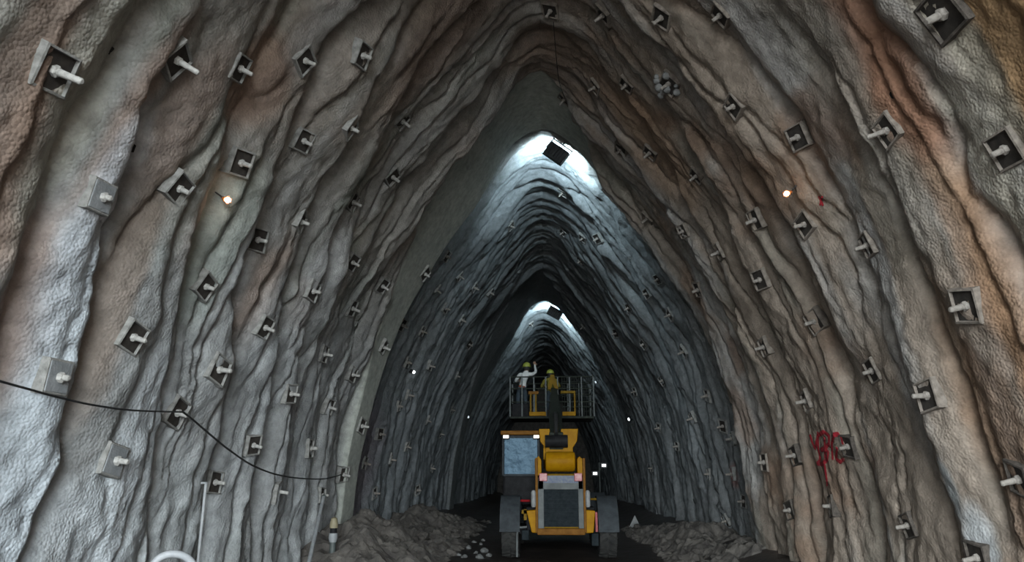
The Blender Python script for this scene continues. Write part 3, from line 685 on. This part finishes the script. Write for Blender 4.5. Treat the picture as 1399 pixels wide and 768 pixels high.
# ------------------------------------------------------------------ muck heaps, loose rocks and debris along the foot of the walls
def heap(name, x0, x1, y0, y1, h, seed, label):
    nx_, ny_ = 50, 220; xs = np.linspace(x0, x1, nx_); yv = np.linspace(y0, y1, ny_); Yv, Xv = np.meshgrid(yv, xs, indexing='ij')
    u = (Xv - x0) / (x1 - x0); v = (Yv - y0) / (y1 - y0)
    e = (u if x1 > 0 else 1 - u)                       # 0 at the free edge, 1 at the wall
    Z = h * sstep(0, .75, e) * sstep(0, .12, v) * sstep(1, .8, v) * (.75 + .6 * fbm(Xv * .6, Yv * .45, seed, 3)) + .26 * fbm(Xv * 2.2, Yv * 2.2, seed + 3, 4) * sstep(0, .2, e) + .09 * fbm(Xv * 6, Yv * 6, seed + 6, 2) - .06 * (1 - sstep(0, .1, e))
    m, n = Z.shape; idx = np.arange(m * n).reshape(m, n); q = np.stack([idx[:-1, :-1], idx[:-1, 1:], idx[1:, 1:], idx[1:, :-1]], -1).reshape(-1, 4)
    me = bpy.data.meshes.new(name); me.from_pydata(np.stack([Xv, Yv, Z], -1).reshape(-1, 3).tolist(), [], q.tolist()); me.materials.append(M['rock'])
    o = link(name, me); tag(o, label, 'rubble', kind='stuff'); return o
hl = heap('muck_heap', -4.3, -1.7, 11.5, 27, .75, 601, 'grey brown muck heap along the foot of left wall')
hr = heap('muck_heap', 2.1, 4.3, 13.6, 24, .42, 641, 'dark muck heap along the foot of right wall')
def rock_mesh(seed, mat):
    bm = bmesh.new(); bmesh.ops.create_icosphere(bm, subdivisions=2, radius=1.0); r = random.Random(seed)
    cuts = [(Vector((r.uniform(-1, 1), r.uniform(-1, 1), r.uniform(-1, 1))).normalized(), r.uniform(.55, .85)) for _ in range(9)]
    sc = (r.uniform(.8, 1.2), r.uniform(.7, 1.0), r.uniform(.5, .75))
    for v in bm.verts:
        for n, d in cuts:
            k = v.co.dot(n)
            if k > d: v.co -= n * (k - d)
        v.co = Vector((v.co.x * sc[0], v.co.y * sc[1], v.co.z * sc[2]))
    me = bpy.data.meshes.new('rock'); bm.to_mesh(me); bm.free(); me.materials.append(M[mat]); return me
RK = [rock_mesh(s, 'rock') for s in (1, 2, 3)] + [rock_mesh(s, 'rock_pale') for s in (4, 5, 6)]
bpy.context.view_layer.update()
def ground_z(x, y):
    z = 0
    for ob in (fl, hl, hr):
        ok, p, n, _ = ob.ray_cast(Vector((x, y, 5)), Vector((0, 0, -1)))
        if ok: z = max(z, p.z)
    return z
rr_ = random.Random(12)
for side, n in (('left', 26), ('right', 16)):
    for i, y in enumerate(sorted(rr_.uniform(13.5, 23) for _ in range(n))):
        x = rr_.uniform(-3.5, -1.9) if side == 'left' else rr_.uniform(2.2, 3.4)
        s = rr_.uniform(.07, .2); o = link('rock', rr_.choice(RK[:3]))
        o.location = (x, y, ground_z(x, y) + s * .25); o.scale = (s, s, s); o.rotation_euler = (rr_.uniform(-.3, .3), rr_.uniform(-.3, .3), rr_.uniform(0, 6))
        tag(o, 'loose lump of rock on the %s muck heap, %s nearest to the camera' % (side, ORD[i]), 'rock', 'rocks on the %s muck heap' % side)
for i, (px, py) in enumerate(sorted(((640, 752), (650, 758), (657, 747), (662, 756), (627, 761), (648, 743), (668, 762), (660, 741), (655, 764), (634, 763)), key=lambda q: -q[1])):
    r = ray(px, py); k = -EYE / r.z; x, y = r.x * k, r.y * k; s = rr_.uniform(.05, .10)
    o = link('pale_stone', rr_.choice(RK[3:])); o.location = (x, y, ground_z(x, y) + s * .3); o.scale = (s * 1.3, s, s); o.rotation_euler = (0, 0, rr_.uniform(0, 6))
    tag(o, 'small pale stone left of the yellow machine, %s nearest to the camera' % ORD[i], 'stone', 'pale stones left of the machine')
# pale triangular marker on the floor right of the machine
r = ray(867, 723); k = -(EYE - .06) / r.z; x, y = r.x * k, r.y * k
t = thing('triangle_marker', (x, y, ground_z(x, y)), 'small pale triangular marker on the floor right of the machine', 'marker')
t.rotation_euler = (0, 0, .15)
MB().prism([(-.2, 0.02), (.2, 0.02), (.02, .42)], -.02, .02, 'y').build('board', 'white', t)
MB().prism([(0, .36), (.02, .36), (.26, .0), (.24, 0)], -.015, .015, 'x').build('stand', 'steel', t)
# twin lamps on a stand beyond the machine
c = P(819, 642, 27); t = thing('lamp_stand', (c.x, c.y, ground_z(c.x, c.y)), 'stand with two white lamps in the dark right of the machine', 'lamp')
o0 = t.location.copy()
MB().tube([(c.x, c.y, o0.z), (c.x, c.y, c.z + .25)], .025, 8).build('pole', 'steel', t, o0)
for k in range(3):
    a = k * 2.094; MB().tube([(c.x, c.y, o0.z + .5), (c.x + .45 * math.cos(a), c.y + .45 * math.sin(a), o0.z + .02)], .018, 6).build('leg', 'steel', t, o0)
MB().tube([P(813, 649, 27.0) + Vector((0, .03, 0)), P(825, 636, 27.0) + Vector((0, .03, 0))], .02, 6).build('crossbar', 'steel', t, o0)
for px, py in ((813, 647), (825, 636)):
    q = P(px, py, 26.9); h = MB().box(q.x - .11, q.x + .11, q.y - .02, q.y + .1, q.z - .08, q.z + .08).build('lamp_head', 'lamp_body', t, o0)
    MB().box(q.x - .07, q.x + .07, q.y - .035, q.y - .015, q.z - .045, q.z + .045).build('lens', 'bulb_white', h, o0, bevel=.012)
# ------------------------------------------------------------------ yellow telescopic handler with a work platform, seen from behind
Y0 = 15.4
def XX(px, Y=Y0): return P(px, 680, Y).x
def ZZ(py, Y=Y0): return P(745, py, Y).z
cxm = (XX(683) + XX(843)) / 2
ROOT = Vector((cxm, 17.6, 0.0))
tm = thing('telescopic_handler', ROOT, 'yellow telescopic handler seen from behind with cab left and raised boom', 'machine')
def part(mb, name, mat, parent=None, **kw): return mb.build(name, mat, parent or tm, ROOT, **kw)
# chassis
ch = part(MB().box(XX(718), XX(814), 15.75, 20.2, .52, .98), 'chassis', 'black', bevel=.03)
for a_, b_ in ((708, 720), (812, 824)): part(MB().box(XX(a_), XX(b_), 15.9, 16.8, .45, .60), 'axle_housing', 'black', ch)
# engine end: cover, silver surround, grille with bars, bumper bar
xl, xr = XX(735), XX(797); zt_, zb_ = ZZ(646), ZZ(723)
eng = part(MB().box(xl + .03, xr - .03, Y0 + .06, Y0 + 1.9, zb_, zt_ - .02), 'engine_cover', 'yellow_dirty', bevel=.03)
sur = MB(); gx0, gx1, gz0, gz1 = XX(743), XX(790), ZZ(720), ZZ(669)
sur.box(xl, gx0, Y0 - .02, Y0 + .08, zb_, zt_ - .1).box(gx1, xr, Y0 - .02, Y0 + .08, zb_, zt_ - .1).box(xl, xr, Y0 - .02, Y0 + .08, gz1, zt_ - .10)
part(sur, 'grille_surround', 'silver', bevel=.012)
gr = part(MB().box(gx0, gx1, Y0 + .035, Y0 + .07, gz0, gz1), 'grille', 'grille')
for k in range(9):
    z = gz0 + (gz1 - gz0) * (k + .5) / 9; part(MB().box(gx0, gx1, Y0 + .005, Y0 + .036, z - .012, z + .012), 'slat', 'grille', gr)
part(MB().box(xl - .02, xr + .02, Y0 - .05, Y0 + .15, ZZ(731), ZZ(722)), 'bumper_bar', 'orange_trim', bevel=.02)
for s, (a, b) in (('l', (731.5, 735)), ('r', (797, 800.5))):
    part(MB().box(XX(a), XX(b), Y0 - .03, Y0 + .4, ZZ(728), ZZ(626)), 'side_frame', 'orange_trim', bevel=.012)
part(MB().box(XX(743), XX(790), Y0 - .03, Y0 + .02, ZZ(660), ZZ(650)), 'sticker_panel', 'blue_plate', label='blue and grey sticker strip above the grille')
for a, b in ((737, 748), (785, 796)):
    part(MB().box(XX(a), XX(b), Y0 - .05, Y0 + .03, ZZ(657.5), ZZ(646.5)), 'tail_light', 'tail_light', bevel=.012, label='red and white tail light')
for a, b in ((726, 732), (800, 806)):
    part(MB().lathe([(.03, ZZ(693)), (.05, ZZ(691)), (.05, ZZ(673)), (.03, ZZ(670))], (XX((a + b) / 2), Y0 - .02, 0), 12), 'side_marker', 'white', smooth=True)
# yellow corner weights
part(MB().prism([(XX(733), ZZ(729)), (XX(726), ZZ(728)), (XX(719), ZZ(698)), (XX(733), ZZ(697))], Y0 + .05, Y0 + .6, 'y'), 'corner_weight', 'yellow', bevel=.015)
part(MB().prism([(XX(799), ZZ(729)), (XX(810), ZZ(728)), (XX(813), ZZ(698)), (XX(799), ZZ(697))], Y0 + .05, Y0 + .6, 'y'), 'corner_weight', 'yellow', bevel=.015)
part(MB().box(XX(813), XX(816), Y0 + .1, Y0 + .3, ZZ(727), ZZ(700)), 'red_reflector', 'red')
part(MB().box(XX(715), XX(719), Y0 + .3, Y0 + .5, ZZ(712), ZZ(697)).box(XX(712), XX(720), Y0 + .3, Y0 + .45, ZZ(703), ZZ(698)), 'tow_bracket', 'yellow_dirty')
# boom turret: cylinder cover and notched pivot bracket
Yc = Y0 + .45
part(MB().lathe([(.12, XX(745, Yc)), (.19, XX(746.5, Yc)), (.205, XX(749, Yc)), (.205, XX(783, Yc)), (.19, XX(786, Yc)), (.12, XX(787.5, Yc))], (0, Yc, (ZZ(617, Yc) + ZZ(645, Yc)) / 2), 28, 'x'), 'cylinder_cover', 'yellow', smooth=True)
for a, b in ((731, 740), (790, 798)):
    part(MB().prism([(XX(a), ZZ(650)), (XX(b), ZZ(650)), (XX(b), ZZ(628)), (XX((a + b) / 2 + (1 if a < 760 else -1)), ZZ(623)), (XX(a), ZZ(627))], Y0 + .1, Y0 + .9, 'y'), 'turret_cheek', 'yellow', bevel=.012)
Yb = Y0 + .75
poly = [(737, 586), (752, 586), (753, 599), (757, 605), (763, 605), (767, 599), (768, 586), (792, 586), (790, 603), (784, 612), (784, 628), (746, 628), (746, 612), (739, 604)]
part(MB().prism([(XX(a, Yb), ZZ(b, Yb)) for a, b in poly], Yb, Yb + .16, 'y'), 'pivot_bracket', 'yellow', bevel=.012)
for a, b in ((743, 750), (770, 777)):
    part(MB().prism([(Yb + .1, ZZ(628, Yb)), (Yb + 1.3, ZZ(640, Yb)), (Yb + 1.2, ZZ(605, Yb)), (Yb + .1, ZZ(590, Yb))], XX(a, Yb), XX(b, Yb), 'x'), 'turret_plate', 'yellow', bevel=.012)
# cab on the left
Y1 = 16.5
c0, c1 = XX(685.5, Y1), XX(738, Y1); zc0, zc1 = ZZ(651, Y1), ZZ(596, Y1)
cabp = part(MB().box(c0 + .02, c1 - .02, Y1 + .06, Y1 + 1.7, ZZ(690, Y1), zc1 + .02), 'cab', 'black', bevel=.05)
part(MB().box(c0 + .035, c1 - .035, Y1 + .02, Y1 + .065, zc0 + .03, zc1 - .02), 'rear_window', 'glass', cabp, bevel=.02)
fr = MB()
fr.box(c0, c0 + .05, Y1, Y1 + .08, zc0, zc1).box(c1 - .05, c1, Y1, Y1 + .08, zc0, zc1).box(c0, c1, Y1, Y1 + .08, zc0, zc0 + .05).box(c0, c1, Y1, Y1 + .08, zc1 - .04, zc1 + .02)
part(fr, 'window_frame', 'fender', cabp, bevel=.02)
part(MB().box(c0 - .03, c1 + .03, Y1 - .08, Y1 + 1.8, ZZ(594.5, Y1), ZZ(588.5, Y1)), 'cab_roof', 'orange_trim', cabp, bevel=.025)
for px in (691.5, 733.5):
    lp = part(MB().box(XX(px - 4.5, Y1), XX(px + 4.5, Y1), Y1 - .12, Y1 - .03, ZZ(600, Y1), ZZ(594, Y1)), 'work_light', 'black', cabp, bevel=.012)
    lp2 = MB().box(XX(px - 3.8, Y1), XX(px + 3.8, Y1), Y1 - .135, Y1 - .118, ZZ(599.2, Y1), ZZ(595, Y1))
    part(lp2, 'work_light_lens', 'work_lamp', cabp, bevel=.006)
# wheels and fenders
def wheel(xc, yc, w, r, fender):
    n = 30; wr = part(MB().lathe([(r * .62, xc - w * .46), (r * .82, xc - w / 2), (r * .96, xc - w * .47), (r, xc - w * .34), (r, xc + w * .34), (r * .96, xc + w * .47), (r * .82, xc + w / 2), (r * .62, xc + w * .46)], (0, yc, r), n, 'x'), 'wheel', 'rubber', smooth=True)
    lugs = MB()
    for k in range(22):
        a = 2 * math.pi * k / 22
        for sd in (-1, 1):
            a2 = a + (.14 if sd > 0 else 0); pa = Vector((xc + sd * w * .03, yc + math.cos(a2) * (r + .012), r + math.sin(a2) * (r + .012))); a3 = a2 + .16
            pb = Vector((xc + sd * w * .47, yc + math.cos(a3) * (r - .008), r + math.sin(a3) * (r - .008))); lugs.tube([pa, pb], .022, 4)
    part(lugs, 'tread', 'rubber', wr)
    part(MB().lathe([(r * .62, xc - w * .40), (r * .50, xc - w * .15), (r * .2, xc - w * .12), (r * .2, xc + w * .12), (r * .5, xc + w * .15), (r * .62, xc + w * .40)], (0, yc, r), 20, 'x'), 'rim', 'yellow_dirty', wr, smooth=True)
    if fender:
        f = MB(); R1, R2 = r + .09, r + .12; A = np.linspace(math.radians(2), math.radians(150), 18); vs = []; fs = []
        for a in A:
            for R in (R1, R2):
                for x in (xc - w * .56, xc + w * .56): vs.append((x, yc - math.cos(a) * R, r + math.sin(a) * R))
        for i in range(len(A) - 1):
            b = i * 4; fs += [(b, b + 1, b + 5, b + 4), (b + 2, b + 6, b + 7, b + 3), (b, b + 4, b + 6, b + 2), (b + 1, b + 3, b + 7, b + 5)]
        fs += [(0, 2, 3, 1), tuple(len(vs) - 4 + k for k in (0, 1, 3, 2))]
        f.add(vs, fs); f.box(xc - w * .56, xc + w * .56, yc - R2 - .02, yc - R1 + .01, ZZ(727, yc - R2), r + .04)
        part(f, 'fender', 'fender', smooth=True)
wl_, wr_ = (XX(683) + XX(709)) / 2, (XX(818.5) + XX(844)) / 2
for xc in (wl_, wr_):
    wheel(xc, 16.15, .36, .54, True); wheel(xc, 19.2, .36, .54, True)
part(MB().tube([(XX(697), 16.1, ZZ(685.5)), (XX(723), 15.9, ZZ(685.5))], .025, 8), 'red_bar', 'red', label='red bar above the left fender')
part(MB().tube([(XX(806), 15.9, ZZ(683)), (XX(827), 16.1, ZZ(683.5)), (XX(829), 16.15, ZZ(690))], .022, 8), 'hand_rail', 'yellow_dirty')
part(MB().tube([(XX(706), 15.5, ZZ(762)), (XX(706), 15.5, ZZ(730)), (XX(708), 15.55, ZZ(722)), (XX(719), 15.6, ZZ(721))], .022, 8), 'hydraulic_pipe', 'silver', smooth=True)
part(MB().box(XX(712), XX(722), 15.7, 16.0, ZZ(740), ZZ(726)), 'stabiliser', 'grille', bevel=.02)
part(MB().box(XX(808), XX(818), 15.7, 16.0, ZZ(748), ZZ(730)), 'stabiliser', 'grille', bevel=.02)
# telescopic boom rising to the platform
ba, bb = P(760, 603, 16.1), P(757, 536, 23.2)
def beam(a, b, w, h):
    d = (b - a).normalized(); sx = Vector((1, 0, 0)); sx = (sx - d * sx.dot(d)).normalized(); up = sx.cross(d).normalized()
    vs = [p + sx * i * w / 2 + up * j * h / 2 for p in (a, b) for i, j in ((-1, -1), (1, -1), (1, 1), (-1, 1))]
    return MB().add(vs, [(0, 1, 2, 3), (7, 6, 5, 4)] + [(k, k + 4, (k + 1) % 4 + 4, (k + 1) % 4) for k in range(4)])
bm_ = part(beam(ba, ba.lerp(bb, .55), .30, .36), 'boom', 'boom_steel', bevel=.02)
part(beam(ba.lerp(bb, .5), ba.lerp(bb, .8), .25, .30), 'boom_section', 'boom_steel', bm_, bevel=.02)
part(beam(ba.lerp(bb, .75), bb, .20, .24), 'boom_section', 'boom_steel', bm_, bevel=.02)
part(MB().lathe([(.13, -.24), (.13, .24)], (ba.x, ba.y - .05, ba.z), 20, 'x'), 'pivot_pin', 'black', bm_, smooth=True)
hs = smooth_pts([ba + Vector((0, -.12, .15)), ba + Vector((0, .2, .55)), ba + Vector((.02, .9, .62)), ba.lerp(bb, .3) + Vector((0, 0, .22))])
part(MB().tube(hs, .045, 8), 'hydraulic_hose', 'cable', bm_, smooth=True)
# boom head: yellow knuckle
Yh = 23.3
hd = MB()
hd.prism([(P(748, 531, Yh).x, P(748, 531, Yh).z), (P(752, 512, Yh).x, P(752, 512, Yh).z), (P(757, 512, Yh).x, P(757, 512, Yh).z), (P(763, 531, Yh).x, P(763, 531, Yh).z), (P(759, 533, Yh).x, P(759, 533, Yh).z), (P(755, 524, Yh).x, P(755, 524, Yh).z), (P(752, 533, Yh).x, P(752, 533, Yh).z)], Yh, Yh + .2, 'y')
part(hd, 'boom_head', 'yellow_dirty', bm_)
# work platform
Yp0, Yp1 = 23.5, 25.3
zf, zr = P(745, 569, Yp0).z, P(745, 515, Yp0).z; xa, xb = P(697, 540, Yp0).x, P(811, 540, Yp0).x
wp = part(MB().box(xa, xb, Yp0, Yp1, zf - .06, zf), 'work_platform', 'boom_steel')
for y in (Yp0, Yp1):
    for k in range(8):
        x = xa + (xb - xa) * k / 7; part(MB().box(x - .02, x + .02, y - .02, y + .02, zf, zr), 'post', 'steel', wp)
    for z in (zr, zf + (zr - zf) * .70, zf + (zr - zf) * .36):
        part(MB().tube([(xa, y, z), (xb, y, z)], .022, 6), 'rail', 'boom_steel', wp)
for x in (xa, xb):
    for z in (zr, zf + (zr - zf) * .70, zf + (zr - zf) * .36): part(MB().tube([(x, Yp0, z), (x, Yp1, z)], .022, 6), 'rail', 'boom_steel', wp)
me_ = MB(); x0 = P(768, 540, Yp0).x
for k in range(14):
    x = x0 + (xb - x0) * k / 13; me_.box(x - .005, x + .005, Yp0 - .006, Yp0 + .004, zf, zr)
for k in range(9):
    z = zf + (zr - zf) * k / 8; me_.box(x0, xb, Yp0 - .006, Yp0 + .004, z - .005, z + .005)
part(me_, 'mesh_panel', 'boom_steel', wp)
for a, b, y1, y2, m in ((723, 746, 563, 568.5, 'yellow'), (768, 786, 563, 568.5, 'yellow'), (766, 786, 534.5, 538, 'yellow_dirty'), (722, 736, 535, 539, 'orange_trim')):
    part(MB().box(P(a, 550, Yp0).x, P(b, 550, Yp0).x, Yp0 - .1, Yp0 - .03, P(745, y2, Yp0).z, P(745, y1, Yp0).z), 'mount_bar', m, wp, bevel=.01)
for a in (724, 731, 784):
    part(MB().box(P(a, 550, Yp0).x, P(a + 2.2, 550, Yp0).x, Yp0 - .09, Yp0 - .03, P(745, 566, Yp0).z, P(745, 536, Yp0).z), 'mount_post', 'yellow_dirty', wp)
part(MB().box(xa + .05, P(722, 545, Yp0).x, Yp0 + .05, Yp0 + .4, zf, P(745, 551, Yp0).z), 'tool_box', 'black', wp, bevel=.02)

# ------------------------------------------------------------------ workers on the platform
def person(loc, rz, joints, bones, label, helmet_m, name='person'):
    t = thing(name, loc, label, 'person', 'workers on the platform'); t.rotation_euler = (0, 0, rz)
    names = list(joints); idx = {n: i for i, n in enumerate(names)}
    me = bpy.data.meshes.new('skeleton'); me.from_pydata([joints[n][:3] for n in names], [(idx[a], idx[b]) for a, b, _ in bones], [])
    ob = link('body_tmp', me); sk = ob.modifiers.new('skin', 'SKIN'); sk.branch_smoothing = .4
    for n in names:
        r = joints[n][3]; v = me.skin_vertices[0].data[idx[n]]; v.radius = (r, r if len(joints[n]) < 5 else joints[n][4]); v.use_root = (n == 'pelvis')
    sb = ob.modifiers.new('sub', 'SUBSURF'); sb.levels = 2; sb.render_levels = 2
    dg = bpy.context.evaluated_depsgraph_get(); m2 = bpy.data.meshes.new_from_object(ob.evaluated_get(dg)); m2.name = 'body'
    bpy.data.objects.remove(ob)
    mats = sorted({m for _, _, m in bones}); m2.materials.clear()
    for m in mats: m2.materials.append(M[m])
    segs = [(Vector(joints[a][:3]), Vector(joints[b][:3]), mats.index(m), max(joints[a][3], joints[b][3])) for a, b, m in bones]
    for pg in m2.polygons:
        c = Vector(pg.center); best = None
        for a, b, mi, r in segs:
            ab = b - a; k = max(0, min(1, (c - a).dot(ab) / ab.length_squared)); d = (c - a - ab * k).length - r
            if best is None or d < best[0]: best = (d, mi)
        pg.material_index = best[1]; pg.use_smooth = True
    link('body', m2, t)
    h = Vector(joints['head'][:3])
    hm = MB().lathe([(.15, .015), (.155, .03), (.132, .035), (.13, .08), (.11, .13), (.06, .165), (.015, .175)], (h.x, h.y, h.z), 18).build('helmet', helmet_m, t, smooth=True)
    MB().tube([(h.x, h.y - .12, h.z + .09), (h.x, h.y - .07, h.z + .155), (h.x, h.y + .07, h.z + .155), (h.x, h.y + .12, h.z + .09)], .018, 6).build('ridge', helmet_m, hm)
    MB().lathe([(.06, -.09), (.105, -.05), (.112, .0), (.105, .03)], (h.x, h.y - .012, h.z), 14).build('hair', 'boots', t, smooth=True)
    for s in (-1, 1): MB().lathe([(.004, -.012), (.012, 0), (.004, .012)], (h.x + s * .036, h.y + .10, h.z + .005), 8).build('eye', 'white', t)
    MB().box(h.x - .025, h.x + .025, h.y + .092, h.y + .104, h.z - .075, h.z - .066).build('mouth', 'spray_red', t)
    return t
def hand(J, B, wrist, dirv, side, tag_):
    d = Vector(dirv).normalized(); w = Vector(J[wrist][:3]); a = d.cross(Vector((0, 1, 0)))
    a = a.normalized() if a.length > .1 else Vector((1, 0, 0)); p = w + d * .06; nm = wrist + '_palm'
    J[nm] = (*p, .032, .022); B.append((wrist, nm, 'skin'))
    curl = d.cross(a).normalized()
    for k, (o, ln) in enumerate(((-.033, .065), (-.011, .078), (.011, .074), (.033, .058))):
        q = p + a * o + d * .03; J[nm + 'k%d' % k] = (*q, .011); J[nm + 'f%d' % k] = (*(q + d * ln * .6 + curl * .012), .009); J[nm + 'g%d' % k] = (*(q + d * ln * .9 + curl * .035), .008)
        B += [(nm, nm + 'k%d' % k, 'skin'), (nm + 'k%d' % k, nm + 'f%d' % k, 'skin'), (nm + 'f%d' % k, nm + 'g%d' % k, 'skin')]
    q = p - d * .02 + a * .045 * side; J[nm + 't'] = (*q, .012); J[nm + 'u'] = (*(q + d * .04 + a * .025 * side), .010)
    B += [(nm, nm + 't', 'skin'), (nm + 't', nm + 'u', 'skin')]
def figure(lean, upper, hem, lower, arms):
    lx, ly = lean
    J = {'pelvis': (0, 0, .95, .15, .12), 'waist': (lx * .2, ly * .2, 1.10, .145, .115), 'chest': (lx * .55, ly * .55, 1.30, .175, .125), 'collar': (lx * .8, ly * .8, 1.44, .12, .09),
         'neck': (lx * .9, ly * .9, 1.52, .055), 'head': (lx, ly + .01, 1.64, .088, .10), 'crown': (lx, ly + .01, 1.70, .08), 'nose': (lx, ly + .115, 1.625, .016),
         'ear_l': (lx - .095, ly, 1.635, .018), 'ear_r': (lx + .095, ly, 1.635, .018)}
    B = [('pelvis', 'waist', hem), ('waist', 'chest', upper), ('chest', 'collar', upper), ('collar', 'neck', 'skin'), ('neck', 'head', 'skin'), ('head', 'crown', 'skin'), ('head', 'nose', 'skin'), ('head', 'ear_l', 'skin'), ('head', 'ear_r', 'skin')]
    for s, n in ((-1, 'l'), (1, 'r')):
        J['hip' + n] = (s * .10, 0, .88, .10); J['knee' + n] = (s * .12, .03, .49, .068); J['calf' + n] = (s * .125, .0, .33, .062); J['ankle' + n] = (s * .13, -.02, .10, .046); J['heel' + n] = (s * .13, -.03, .045, .045); J['toe' + n] = (s * .15, .16, .035, .035)
        B += [('pelvis', 'hip' + n, lower), ('hip' + n, 'knee' + n, lower), ('knee' + n, 'calf' + n, lower), ('calf' + n, 'ankle' + n, 'boots'), ('ankle' + n, 'heel' + n, 'boots'), ('heel' + n, 'toe' + n, 'boots')]
        e, w = arms[n]; c = Vector((lx * .8, ly * .8, 0)); sh = Vector((s * .20, 0, 1.41)) + c
        J['sh' + n] = (*sh, .068); J['el' + n] = (*(Vector(e) + c), .050); J['wr' + n] = (*(Vector(w) + c), .034)
        B += [('collar', 'sh' + n, upper), ('sh' + n, 'el' + n, upper), ('el' + n, 'wr' + n, upper)]
        hand(J, B, 'wr' + n, Vector(w) - Vector(e), -s, n)
    return J, B
J1, B1 = figure((.16, .05), 'jacket_white', 'jacket_orange', 'trousers', {'l': ((-.34, .10, 1.20), (-.26, .33, 1.24)), 'r': ((.33, .14, 1.50), (.30, .30, 1.74))})
xp = P(713, 540, 24.2).x
person((xp, 24.2, zf + .005), 0, J1, B1, 'worker in white and orange jacket and yellow helmet at platform left', 'hivis')
J2, B2 = figure((-.02, .12), 'vest_yellow', 'vest_yellow', 'trousers', {'l': ((-.33, .12, 1.18), (-.22, .36, 1.22)), 'r': ((.33, .12, 1.18), (.22, .36, 1.22))})
w2 = person((P(753, 540, 24.55).x, 24.55, zf + .005), 0, J2, B2, 'worker in yellow vest and helmet standing behind the boom head', 'hivis')
w2.scale = (.93, .93, .90)
